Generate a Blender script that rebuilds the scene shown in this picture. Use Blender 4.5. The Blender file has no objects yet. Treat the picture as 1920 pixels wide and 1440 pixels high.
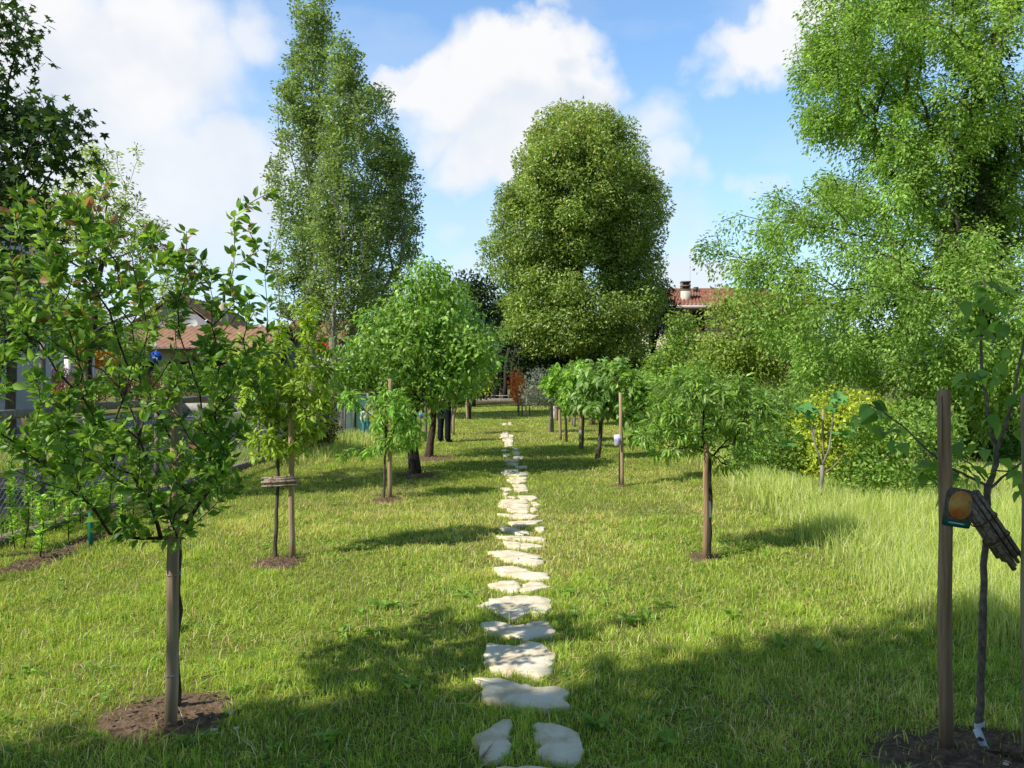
import bpy, math, random
import numpy as np
from mathutils import Vector

SC = bpy.context.scene
COL = SC.collection
RNG = np.random.default_rng(7)
random.seed(7)
PI = math.pi

# ------------------------------------------------------------------ camera model
F = 1450.0; H = 1.65; HOR = 703.0
PITCH = math.atan((720 - HOR) / F)
cp, sp = math.cos(PITCH), math.sin(PITCH)

def ray(px, py):
    u = (px - 960) / F; v = (720 - py) / F
    return np.array([u, cp + v * sp, -sp + v * cp])

def G(px, py, z=0.0):                       # point of the ground seen at a photo pixel
    r = ray(px, py); t = (z - H) / r[2]
    return np.array([r[0] * t, r[1] * t, z])

def A(px, py, d):                           # point at distance d (along +Y) seen at a photo pixel
    r = ray(px, py); t = d / r[1]
    return np.array([r[0] * t, d, H + r[2] * t])

def E(px, py, rx, rz, d, ry=None, dd=0.0):  # ellipsoid (centre, radii)
    c = A(px, py, d + dd); a = rx / F * d; b = rz / F * d
    return (c, np.array([a, ry if ry else a, b]))

# ------------------------------------------------------------------ tagging helpers
def link(o): COL.objects.link(o); return o

def tag(o, label=None, cat=None, group=None, kind=None):
    if label: o['label'] = label
    if cat: o['category'] = cat
    if group: o['group'] = group
    if kind: o['kind'] = kind
    return o

def empty(name, loc, label, cat, group=None, rz=0.0):
    o = bpy.data.objects.new(name, None); link(o)
    o.location = [float(v) for v in loc]; o.rotation_euler = (0, 0, rz); o.empty_display_size = .2
    return tag(o, label, cat, group)

def arr_obj(name, V, polys, mat, parent=None, col=None, smooth=False, origin=None):
    """polys: list of int arrays (m,k).  V in world space; stored relative to origin / parent location."""
    V = np.asarray(V, dtype=np.float64).reshape(-1, 3)
    off = np.zeros(3)
    if parent is not None:
        p = parent
        while p is not None:
            off = off + np.array(p.location); p = p.parent
    elif origin is not None: off = np.array(origin, dtype=float)
    me = bpy.data.meshes.new(name)
    me.vertices.add(len(V)); me.vertices.foreach_set('co', (V - off).astype(np.float32).ravel())
    polys = [np.asarray(p, dtype=np.int32) for p in polys if len(p)]
    nl = sum(p.size for p in polys); npoly = sum(len(p) for p in polys)
    me.loops.add(nl); me.polygons.add(npoly)
    me.loops.foreach_set('vertex_index', np.concatenate([p.ravel() for p in polys]))
    tot = np.concatenate([np.full(len(p), p.shape[1], dtype=np.int32) for p in polys])
    start = np.concatenate([[0], np.cumsum(tot)[:-1]]).astype(np.int32)
    me.polygons.foreach_set('loop_start', start)
    if smooth: me.polygons.foreach_set('use_smooth', np.ones(npoly, dtype=bool))
    if col is not None:
        at = me.attributes.new('Col', 'FLOAT_COLOR', 'POINT')
        c = np.ones((len(V), 4), dtype=np.float32); c[:, :3] = col
        at.data.foreach_set('color', c.ravel())
    me.update(calc_edges=True); me.validate()
    if mat: me.materials.append(mat)
    o = bpy.data.objects.new(name, me); link(o)
    if parent is not None: o.parent = parent
    elif origin is not None: o.location = [float(v) for v in origin]
    return o

class MB:                                    # small mesh builder
    def __init__(s): s.V = []; s.P = {}; s.n = 0
    def add(s, V, faces):
        V = np.asarray(V, float).reshape(-1, 3)
        for f in faces: s.P.setdefault(len(f), []).append([i + s.n for i in f])
        s.V.append(V); s.n += len(V); return s
    def box(s, c, d, rz=0.0, bev=0.0):
        x, y, z = d[0] / 2, d[1] / 2, d[2] / 2
        co, si = math.cos(rz), math.sin(rz)
        def put(p): return (c[0] + p[0] * co - p[1] * si, c[1] + p[0] * si + p[1] * co, c[2] + p[2])
        if bev <= 0:
            v = [put((a, b, e)) for e in (-z, z) for a, b in ((-x, -y), (x, -y), (x, y), (-x, y))]
            return s.add(v, [(3, 2, 1, 0), (4, 5, 6, 7), (0, 1, 5, 4), (1, 2, 6, 5), (2, 3, 7, 6), (3, 0, 4, 7)])
        b = bev
        ring = lambda xx, yy, zz, k: [put(p + (zz,)) for p in ((-xx + k, -yy), (xx - k, -yy), (xx, -yy + k), (xx, yy - k), (xx - k, yy), (-xx + k, yy), (-xx, yy - k), (-xx, -yy + k))]
        v = ring(x - b, y - b, -z, b) + ring(x, y, -z + b, b) + ring(x, y, z - b, b) + ring(x - b, y - b, z, b)
        f = [tuple(range(7, -1, -1)), tuple(range(24, 32))]
        for r in range(3):
            for k in range(8): f.append((r * 8 + k, r * 8 + (k + 1) % 8, r * 8 + 8 + (k + 1) % 8, r * 8 + 8 + k))
        return s.add(v, f)
    def tube(s, pts, rad, n=6, cap=True):
        V, Fq = tube(np.asarray(pts, float), np.broadcast_to(np.asarray(rad, float), (len(pts),)), n)
        f = [tuple(q) for q in Fq]
        if cap:
            f.append(tuple(range(n - 1, -1, -1))); f.append(tuple(range(len(V) - n, len(V))))
        return s.add(V, f)
    def quad(s, a, b, c, d): return s.add([a, b, c, d], [(0, 1, 2, 3)])
    def build(s, name, mat, parent=None, smooth=False, origin=None):
        return arr_obj(name, np.concatenate(s.V), [np.array(p) for p in s.P.values()], mat, parent, smooth=smooth, origin=origin)

def nrm(a): return a / np.maximum(np.linalg.norm(a, axis=-1, keepdims=True), 1e-9)

def tube(P, R, n):
    T = np.gradient(P, axis=0); T = nrm(T)
    up = np.array([1., 0, 0]) if abs(T[0][0]) < .8 else np.array([0, 1., 0])
    S = nrm(np.cross(T, up)); B = np.cross(T, S)
    a = np.arange(n) * 2 * PI / n
    V = P[:, None] + R[:, None, None] * (np.cos(a)[None, :, None] * S[:, None] + np.sin(a)[None, :, None] * B[:, None])
    m = len(P); i = np.arange(m - 1)[:, None] * n; k = np.arange(n)[None]; k2 = (k + 1) % n
    Q = np.stack([i + k, i + n + k, i + n + k2, i + k2], -1).reshape(-1, 4)
    return V.reshape(-1, 3), Q[:, ::-1]

def vnoise(x, y, seed=0):                    # smooth 2-d value noise, 0..1
    x = np.asarray(x, float); y = np.asarray(y, float)
    def h(i, j):
        n = (i * 374761393 + j * 668265263 + seed * 982451653).astype(np.int64) & 0xffffffff
        n = ((n ^ (n >> 13)) * 1274126177) & 0xffffffff
        return ((n ^ (n >> 16)) & 0xffff) / 65535.0
    i = np.floor(x).astype(np.int64); j = np.floor(y).astype(np.int64)
    fx = x - i; fy = y - j; fx = fx * fx * (3 - 2 * fx); fy = fy * fy * (3 - 2 * fy)
    return (h(i, j) * (1 - fx) + h(i + 1, j) * fx) * (1 - fy) + (h(i, j + 1) * (1 - fx) + h(i + 1, j + 1) * fx) * fy

def fbm(x, y, seed=0): return .55 * vnoise(x, y, seed) + .3 * vnoise(x * 2.1, y * 2.1, seed + 1) + .15 * vnoise(x * 4.3, y * 4.3, seed + 2)

# ------------------------------------------------------------------ materials
def newmat(name):
    m = bpy.data.materials.new(name); m.use_nodes = True
    nt = m.node_tree; nt.nodes.clear(); return m, nt

def nd(nt, t, **kw):
    n = nt.nodes.new(t)
    for k, v in kw.items(): setattr(n, k, v)
    return n

def leaf_mat(name, transl=.42, rough=.45, spec=.35, tint=(1.3, 1.25, .5), gain=(2.5, 2.5, 3.1)):
    m, nt = newmat(name)
    out = nd(nt, 'ShaderNodeOutputMaterial'); at = nd(nt, 'ShaderNodeAttribute', attribute_name='Col')
    p = nd(nt, 'ShaderNodeBsdfPrincipled'); p.inputs['Roughness'].default_value = rough
    p.inputs['Specular IOR Level'].default_value = spec
    tr = nd(nt, 'ShaderNodeBsdfTranslucent'); mx = nd(nt, 'ShaderNodeMixShader'); mx.inputs[0].default_value = transl
    mul = nd(nt, 'ShaderNodeMixRGB', blend_type='MULTIPLY'); mul.inputs[0].default_value = 1; mul.inputs[2].default_value = (*tint, 1)
    L = nt.links.new
    gn = nd(nt, 'ShaderNodeMixRGB', blend_type='MULTIPLY', use_clamp=True); gn.inputs[0].default_value = 1; gn.inputs[2].default_value = (*gain, 1)
    L(at.outputs['Color'], gn.inputs[1]); L(gn.outputs[0], p.inputs['Base Color']); L(gn.outputs[0], mul.inputs[1]); L(mul.outputs[0], tr.inputs['Color'])
    L(p.outputs[0], mx.inputs[1]); L(tr.outputs[0], mx.inputs[2]); L(mx.outputs[0], out.inputs[0])
    return m

def noise_mat(name, c1, c2, scale=8.0, stretch=(1, 1, 1), rough=.85, bump=.3, bdist=.01, detail=5, c3=None, spec=.2, lo=.35, hi=.65, coord='Object', scale2=None):
    m, nt = newmat(name); L = nt.links.new
    out = nd(nt, 'ShaderNodeOutputMaterial'); p = nd(nt, 'ShaderNodeBsdfPrincipled')
    tc = nd(nt, 'ShaderNodeTexCoord'); mp = nd(nt, 'ShaderNodeMapping'); mp.inputs['Scale'].default_value = stretch
    no = nd(nt, 'ShaderNodeTexNoise'); no.inputs['Scale'].default_value = scale; no.inputs['Detail'].default_value = detail; no.inputs['Roughness'].default_value = .65
    cr = nd(nt, 'ShaderNodeValToRGB'); e = cr.color_ramp.elements
    e[0].position = lo; e[0].color = (*c1, 1); e[1].position = hi; e[1].color = (*c2, 1)
    L(tc.outputs[coord], mp.inputs[0]); L(mp.outputs[0], no.inputs['Vector']); L(no.outputs[0], cr.inputs[0])
    src = cr.outputs[0]
    if c3 is not None:
        n2 = nd(nt, 'ShaderNodeTexNoise'); n2.inputs['Scale'].default_value = scale2 or scale * .21; n2.inputs['Detail'].default_value = 4
        mr = nd(nt, 'ShaderNodeMapRange'); mr.inputs[1].default_value = .45; mr.inputs[2].default_value = .65
        mx = nd(nt, 'ShaderNodeMixRGB'); mx.inputs[2].default_value = (*c3, 1)
        L(mp.outputs[0], n2.inputs['Vector']); L(n2.outputs[0], mr.inputs[0]); L(mr.outputs[0], mx.inputs[0]); L(src, mx.inputs[1]); src = mx.outputs[0]
    L(src, p.inputs['Base Color']); p.inputs['Roughness'].default_value = rough; p.inputs['Specular IOR Level'].default_value = spec
    if bump:
        b = nd(nt, 'ShaderNodeBump'); b.inputs['Strength'].default_value = bump; b.inputs['Distance'].default_value = bdist
        L(no.outputs[0], b.inputs['Height']); L(b.outputs[0], p.inputs['Normal'])
    L(p.outputs[0], out.inputs[0]); return m

M = {}
M['leaf'] = leaf_mat('leaf_green')
M['leaf_gloss'] = leaf_mat('leaf_glossy', .38, .34, .5)
M['leaf_soft'] = leaf_mat('leaf_soft', .5, .55, .22, gain=(2.5, 2.6, 3.3))
M['leaf_near'] = leaf_mat('leaf_near', .42, .42, .35, gain=(2.35, 2.4, 2.9))
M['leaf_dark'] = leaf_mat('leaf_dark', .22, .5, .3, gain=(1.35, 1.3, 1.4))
M['grass'] = leaf_mat('grass_blade', .42, .55, .2, (1.2, 1.12, .6), gain=(2.85, 2.72, 2.9))
M['bark'] = noise_mat('bark_grey_brown', (.055, .043, .034), (.17, .14, .11), 30, (1, 1, .25), bump=.6)
M['bark_dark'] = noise_mat('bark_dark', (.03, .023, .02), (.085, .065, .055), 40, (1, 1, .3), bump=.5)
M['bark_red'] = noise_mat('bark_red_brown', (.045, .028, .025), (.12, .08, .065), 40, (1, 1, .3), bump=.5)
M['bark_pale'] = noise_mat('bark_pale_grey', (.16, .145, .12), (.36, .34, .3), 14, (1, 1, .35), bump=.4)
M['wood'] = noise_mat('stake_wood', (.28, .19, .105), (.64, .48, .30), 34, (1, 1, .05), bump=.6, c3=(.30, .235, .17), rough=.8)
M['wood_grey'] = noise_mat('weathered_wood', (.14, .12, .10), (.34, .30, .26), 24, (1, 1, .1), bump=.4)
M['wood_brown'] = noise_mat('brown_wood', (.26, .15, .085), (.60, .40, .25), 34, (1, 1, .05), bump=.6, c3=(.24, .16, .11))
M['stick'] = noise_mat('cut_sticks', (.13, .105, .085), (.46, .38, .30), 60, (1, 1, 1), bump=.4)
M['stone'] = noise_mat('pale_limestone', (.66, .52, .33), (1.0, .88, .66), 13, bump=1.0, bdist=.012, c3=(.92, .83, .66), scale2=5, rough=.8, detail=10)
M['soil'] = noise_mat('bare_soil', (.10, .062, .038), (.30, .20, .13), 26, bump=.9, bdist=.03, detail=8, rough=.95)
M['ground'] = noise_mat('ground_turf', (.10, .125, .025), (.25, .25, .075), 3.5, bump=.5, bdist=.03, detail=9, c3=(.19, .155, .075), scale2=.9, rough=.95, spec=.05)
M['asphalt'] = noise_mat('asphalt', (.13, .13, .135), (.2, .195, .19), 40, bump=.3, c3=(.21, .21, .21), scale2=.5)
M['brick_dull'] = noise_mat('dull_brick', (.16, .12, .10), (.30, .24, .2), 7, bump=.3)
M['bark_mid'] = noise_mat('bark_mid_brown', (.11, .085, .065), (.28, .225, .18), 60, (1, 1, .5), bump=.6)
M['tarmac_in_shade'] = noise_mat('shade_toned_tarmac', (.028, .03, .034), (.055, .056, .06), 40, bump=.3)  # tarmac darkened so that the lane's deep shade sits in its colour
M['plaster_cream'] = noise_mat('cream_plaster', (.60, .52, .36), (.72, .63, .45), 3, bump=.15, c3=(.62, .55, .42))
M['plaster_white'] = noise_mat('white_plaster', (.62, .63, .66), (.75, .75, .77), 2, bump=.1)
M['plaster_grey'] = noise_mat('lilac_grey_plaster', (.36, .34, .38), (.45, .43, .46), 2, bump=.1)
M['brick'] = noise_mat('pinkish_brick', (.36, .17, .12), (.5, .28, .2), 9, (1, 1, 4), bump=.3)
M['rooftile'] = noise_mat('terracotta_tiles', (.26, .10, .065), (.44, .21, .14), 3.2, (1, 1, 1), bump=.4, c3=(.33, .2, .16))
M['rooftile_pale'] = noise_mat('pale_terracotta', (.37, .21, .14), (.5, .31, .21), 2.2, bump=.4)
M['concrete'] = noise_mat('pale_concrete', (.48, .46, .42), (.66, .63, .58), 8, bump=.3)
M['dark_metal'] = noise_mat('dark_metal', (.03, .03, .032), (.06, .06, .06), 20, bump=.05, rough=.5, spec=.5)
M['galv'] = noise_mat('galvanised_wire', (.3, .31, .32), (.45, .46, .46), 20, bump=.0, rough=.45, spec=.5)
M['gutter'] = noise_mat('gutter_metal', (.5, .45, .42), (.6, .56, .53), 5, bump=.0, rough=.4)
M['shutter'] = noise_mat('red_brown_shutter', (.12, .035, .025), (.18, .055, .04), 9, bump=.1)
M['white'] = noise_mat('white_plastic', (.74, .75, .78), (.82, .82, .84), 30, bump=.05, rough=.4)
M['blue'] = noise_mat('blue_enamel', (.01, .07, .42), (.015, .09, .5), 10, bump=.0, rough=.35)
M['sky_blue'] = noise_mat('pale_blue_card', (.13, .32, .62), (.18, .38, .7), 10, bump=.0, rough=.5)
M['green_paint'] = noise_mat('green_paint', (.006, .12, .08), (.015, .19, .13), 18, bump=.1, rough=.5)
M['net'] = noise_mat('green_net', (.03, .10, .075), (.07, .17, .13), 26, bump=.2)
M['red_paint'] = noise_mat('red_paint', (.4, .03, .02), (.5, .05, .03), 9, bump=.05)
M['glass'] = noise_mat('window_glass', (.25, .38, .5), (.36, .5, .62), .7, bump=.0, rough=.12, spec=.7)
M['dark_glass'] = noise_mat('dark_window', (.02, .025, .03), (.04, .045, .05), .7, bump=.0, rough=.1, spec=.6)
M['skin'] = noise_mat('skin', (.5, .31, .23), (.57, .36, .27), 8, bump=.0, rough=.55)
M['navy'] = noise_mat('navy_trousers', (.006, .008, .016), (.013, .016, .03), 60, bump=.2, rough=.9)
M['jacket'] = noise_mat('dark_blue_jacket', (.03, .05, .11), (.05, .08, .16), 50, bump=.2, rough=.9)
M['hair'] = noise_mat('dark_hair', (.012, .009, .007), (.025, .018, .014), 80, (1, 1, .2), bump=.3, rough=.6)
M['shoe'] = noise_mat('black_shoe', (.012, .012, .012), (.025, .025, .025), 20, bump=.1, rough=.6)
M['shirt'] = noise_mat('white_shirt', (.66, .68, .72), (.76, .77, .8), 40, bump=.1, rough=.9)
M['teal'] = noise_mat('teal_cloth', (.08, .28, .36), (.12, .36, .44), 40, bump=.1, rough=.9)
M['pink'] = noise_mat('magenta_plastic', (.6, .07, .16), (.7, .12, .22), 20, bump=.0, rough=.45)
M['eye'] = noise_mat('eye_dark', (.01, .01, .01), (.02, .015, .01), 20, bump=.0, rough=.2)
M['peach'] = noise_mat('peach_print', (.85, .55, .16), (.75, .20, .05), 9, bump=.0, rough=.35, lo=.4, hi=.62)
M['card_pale'] = noise_mat('picture_card_pale', (.68, .68, .78), (.8, .79, .86), 25, bump=.0, rough=.35, c3=(.32, .26, .55), scale2=9)
M['rope'] = noise_mat('rusty_tie', (.10, .035, .015), (.17, .06, .03), 60, bump=.2)
M['tape'] = noise_mat('grey_tie', (.35, .35, .35), (.5, .5, .5), 60, bump=.1)
M['hill'] = noise_mat('wooded_hillside', (.05, .085, .075), (.09, .13, .10), .05, bump=.0, detail=8, coord='Object')
M['ivory'] = noise_mat('chimney_render', (.6, .54, .42), (.74, .69, .58), 4, bump=.2)

# ------------------------------------------------------------------ leaves
T_NEAR = (np.array([(0, 0, 0), (0, .35, -.03), (0, .7, -.05), (0, 1, -.2), (-.5, .3, .09), (-.4, .66, .03), (.5, .3, .09), (.4, .66, .03)]),
          np.array([(0, 1, 4), (1, 5, 4), (1, 2, 5), (2, 3, 5), (0, 6, 1), (1, 6, 7), (1, 7, 2), (2, 7, 3)]))
T_FAR = (np.array([(0, 0, 0), (-.5, .45, .1), (0, 1, -.08), (.5, .45, .1)]), np.array([(0, 2, 1), (0, 3, 2)]))
T_DROOP = (np.array([(0, 0, 0), (0, .35, .05), (0, .7, -.08), (0, 1, -.34), (-.5, .3, .07), (-.42, .62, .0), (.5, .3, .07), (.42, .62, .0)]), T_NEAR[1])
def lobed(spec, zc=.06):
    pts = [(0, 0, 0)]
    for ang, r in spec: pts.append((math.sin(ang) * r, .12 + math.cos(ang) * r, -zc * r * 2 + zc))
    return np.array(pts), np.array([(0, i + 1, i) for i in range(1, len(spec))])
T_LOBED = lobed([(-2.3, .34), (-1.75, .62), (-1.4, .36), (-.95, .8), (-.5, .42), (0, .92), (.5, .42), (.95, .8), (1.4, .36), (1.75, .62), (2.3, .34)])
T_PALM = lobed([(-2.2, .3), (-1.6, .5), (-1.15, .36), (-.8, .75), (-.4, .4), (0, .9), (.4, .4), (.8, .75), (1.15, .36), (1.6, .5), (2.2, .3)])

def leaf_arrays(P, Ax, N, L, W, tm, C):
    tv, tf = tm; n = len(P)
    Ax = nrm(Ax); S = nrm(np.cross(Ax, N)); N2 = np.cross(S, Ax)
    L = np.broadcast_to(L, (n,)); W = np.broadcast_to(W, (n,))
    V = P[:, None] + tv[None, :, 0, None] * W[:, None, None] * S[:, None] + tv[None, :, 1, None] * L[:, None, None] * Ax[:, None] + tv[None, :, 2, None] * L[:, None, None] * N2[:, None]
    k = len(tv)
    Fc = (tf[None] + (np.arange(n) * k)[:, None, None]).reshape(-1, 3)
    return V.reshape(-1, 3), Fc, np.repeat(C, k, axis=0)

def sample_ells(ells, n, shell, rng):
    w = np.array([e[1][0] * e[1][2] * (e[2] if len(e) > 2 else 1) for e in ells]); w = w / w.sum()
    out = []
    for _ in range(n * 6):
        i = rng.choice(len(ells), p=w); c, r = ells[i][0], ells[i][1]
        d = nrm(rng.normal(size=3)); p = c + d * r * rng.random() ** (1 / shell)
        if p[2] < .12: continue
        # reject points deep inside another ellipsoid (keeps shells outside)
        if shell > 4 and any((((p - e[0]) / e[1]) ** 2).sum() < .35 for e in ells) and rng.random() < .6: continue
        out.append(p)
        if len(out) >= n: break
    return np.array(out)

def grow(trunk, att, alpha, rise, arch, step, fork_i, rng, sag=0.0):
    pos = [np.array(p, float) for p in trunk]; par = [-1] + list(range(len(trunk) - 1))
    pl = [0.0]
    for i in range(1, len(pos)): pl.append(pl[-1] + np.linalg.norm(pos[i] - pos[i - 1]))
    order = np.argsort(np.linalg.norm(att - pos[fork_i], axis=1))
    cap = len(trunk) + 4000; PA = np.zeros((cap * 3, 3)); PL = np.zeros(cap * 3); k = len(pos)
    PA[:k] = pos; PL[:k] = pl
    paths = []
    tot = pl[-1] + 1e-6
    base_pl = pl[fork_i]
    for o in order:
        p = att[o]
        Q = PA[:k]; dv = p - Q; dist = np.linalg.norm(dv, axis=1)
        hd = np.linalg.norm(dv[:, :2], axis=1)
        viol = np.maximum(0, Q[:, 2] - (p[2] - rise * hd))
        cost = dist + alpha * np.maximum(PL[:k] - base_pl, 0) + 1.8 * viol
        cost[:fork_i] = 1e9
        j = int(np.argmin(cost)); d = dist[j]
        n = max(2, int(d / step)); a = PA[j]
        mid = (a + p) / 2 + np.array([0, 0, arch * d]) + rng.normal(size=3) * .06 * d
        prev = j; path = [j]
        for t in range(1, n + 1):
            u = t / n; q = (1 - u) ** 2 * a + 2 * u * (1 - u) * mid + u * u * p
            if t < n: q = q + rng.normal(size=3) * .015 * d
            PA[k] = q; PL[k] = PL[prev] + np.linalg.norm(q - PA[prev]); par.append(prev); prev = k; path.append(k); k += 1
        paths.append((o, path))
    return PA[:k].copy(), np.array(par), paths

def skeleton_mesh(PA, par, rbase, rtip, fork_i, n0=7, flare=1.35, rtrunk_top=None):
    k = len(PA); cnt = np.zeros(k); child = [[] for _ in range(k)]
    for i in range(1, k): child[par[i]].append(i)
    for i in range(k - 1, -1, -1):
        if not child[i]: cnt[i] = 1
        if par[i] >= 0: cnt[par[i]] += cnt[i]
    ex = math.log(max(rbase / rtip, 1.01)) / math.log(max(cnt[fork_i], 2))
    R = rtip * cnt ** ex
    for i in range(fork_i + 1):
        t = i / max(fork_i, 1); R[i] = max(R[fork_i], rbase) * (1 + (flare - 1) * (1 - t) ** 4)
    V = []; Q = []; n = 0; stack = [(0, -1)]
    while stack:
        s, prev = stack.pop()
        ch = ([prev] if prev >= 0 else []) + [s]; cur = s
        while child[cur]:
            cs = sorted(child[cur], key=lambda c: -cnt[c])
            for c in cs[1:]: stack.append((c, cur))
            cur = cs[0]; ch.append(cur)
        if len(ch) < 2: continue
        P = PA[ch]; r = R[ch].copy()
        if prev >= 0: r[0] = min(R[prev], R[s] * 1.25)
        ns = n0 if r.max() > rbase * .4 else (5 if r.max() > rbase * .15 else 4)
        v, q = tube(P, r, ns); V.append(v); Q.append(q + n); n += len(v)
    return np.concatenate(V), np.concatenate(Q)

def colours(n, c1, c2, rng, var=.18):
    t = rng.random((n, 1)); c = np.array(c1) * (1 - t) + np.array(c2) * t
    return c * (1 + rng.normal(size=(n, 1)) * var).clip(.5, 1.6)

def tree(name, label, trunk, ells, n=100, per=20, L=.07, W=.035, tm=T_FAR, c1=(.06, .13, .02), c2=(.11, .2, .03),
         rb=.03, rt=.003, alpha=.4, rise=.3, arch=.05, mode='clump', cr=.15, droop=.25, shell=3.5, step=.12, fork=None,
         bark='bark', leaf='leaf', group=None, cat='tree', seed=1, tip=None, tipfrac=.12, flare=1.35, upn=.7, jit=.35, extra=None, attract=None, crown='crown', cn=.5, hang=0.0):
    rng = np.random.default_rng(seed)
    trunk = [np.array(p, float) for p in trunk]
    dense = [trunk[0]]
    for a, b in zip(trunk[:-1], trunk[1:]):
        m = max(1, int(np.linalg.norm(b - a) / step))
        for t in range(1, m + 1): dense.append(a + (b - a) * t / m + (rng.normal(size=3) * .012 * min(1, rb * 20) if t < m else 0))
    zf = trunk[fork if fork is not None else -1]
    fi = int(np.argmin([np.linalg.norm(p - zf) for p in dense]))
    att = sample_ells(ells, n, shell, rng) if attract is None else attract
    if extra is not None: att = np.concatenate([att, extra])
    PA, par, paths = grow(dense, att, alpha, rise, arch, step, fi, rng)
    root = empty(name, trunk[0], label, cat, group)
    V, Q = skeleton_mesh(PA, par, rb, rt, fi, flare=flare)
    arr_obj('trunk', V, [Q], M[bark], root, smooth=True)
    P = []; AX = []; N = []; C = []; LL = []
    cc = np.mean([e[0] for e in ells], axis=0) if ells else att.mean(axis=0)
    zmax = att[:, 2].max(); zmin = att[:, 2].min()
    for o, path in paths:
        p = att[o]
        k = max(1, int(per * rng.uniform(.65, 1.35)))
        cb = rng.normal() * .12
        if mode == 'clump':
            off = rng.normal(size=(k, 3)); ln = np.linalg.norm(off, axis=1, keepdims=True); off = off / ln * np.minimum(ln, 1.55) * cr * np.array([1, 1, .75])
            q = p + off
            ax = nrm(off) * .6 + rng.normal(size=(k, 3)) * .6 + np.array([0, 0, -droop])
            nn = rng.normal(size=(k, 3)) * .7 + np.array([0, 0, upn]) + nrm(p - cc) * .35 + nrm(off) * cn
        else:
            nodes = PA[path]; seg = len(nodes) - 1
            t = (rng.uniform(.15, 1.0, k) ** .8) * seg; i = np.minimum(t.astype(int), seg - 1); u = (t - i)[:, None]
            q = nodes[i] * (1 - u) + nodes[i + 1] * u
            tan = nrm(nodes[i + 1] - nodes[i]); rad = rng.normal(size=(k, 3)); rad = nrm(rad - (rad * tan).sum(1, keepdims=True) * tan)
            q = q + rad * rng.random((k, 1)) * cr
            if hang: q[:, 2] -= rng.random(k) ** 1.5 * hang * (t / seg)
            ax = tan * .5 + rad * .85 + np.array([0, 0, -droop]); nn = np.array([0, 0, upn]) + rng.normal(size=(k, 3)) * jit
        c = colours(k, c1, c2, rng) * (1 + cb)
        if tip is not None:
            f = rng.random(k) < tipfrac * np.clip((q[:, 2] - zmin) / (zmax - zmin + 1e-6), 0, 1) ** 3 * 6
            c[f] = colours(int(f.sum()), tip, np.array(tip) * 1.25, rng)
        P.append(q); AX.append(ax); N.append(nn); C.append(c); LL.append(L * rng.uniform(.6, 1.25, k))
    P = np.concatenate(P); AX = np.concatenate(AX); N = np.concatenate(N); C = np.concatenate(C); LL = np.concatenate(LL)
    ok = P[:, 2] > .04
    P, AX, N, C, LL = P[ok], AX[ok], N[ok], C[ok], LL[ok]
    V, Fc, C2 = leaf_arrays(P, AX, N, LL, LL * (W / L), tm, C.clip(.002, .9))
    arr_obj(crown, V, [Fc], M[leaf], root, col=C2)
    return root

# ------------------------------------------------------------------ world, sun, camera
SUN_EL = math.radians(43); SUN_H = np.array([-.84, -.54]); SUN_H = SUN_H / np.linalg.norm(SUN_H)
SUN = np.array([SUN_H[0] * math.cos(SUN_EL), SUN_H[1] * math.cos(SUN_EL), math.sin(SUN_EL)])

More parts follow.
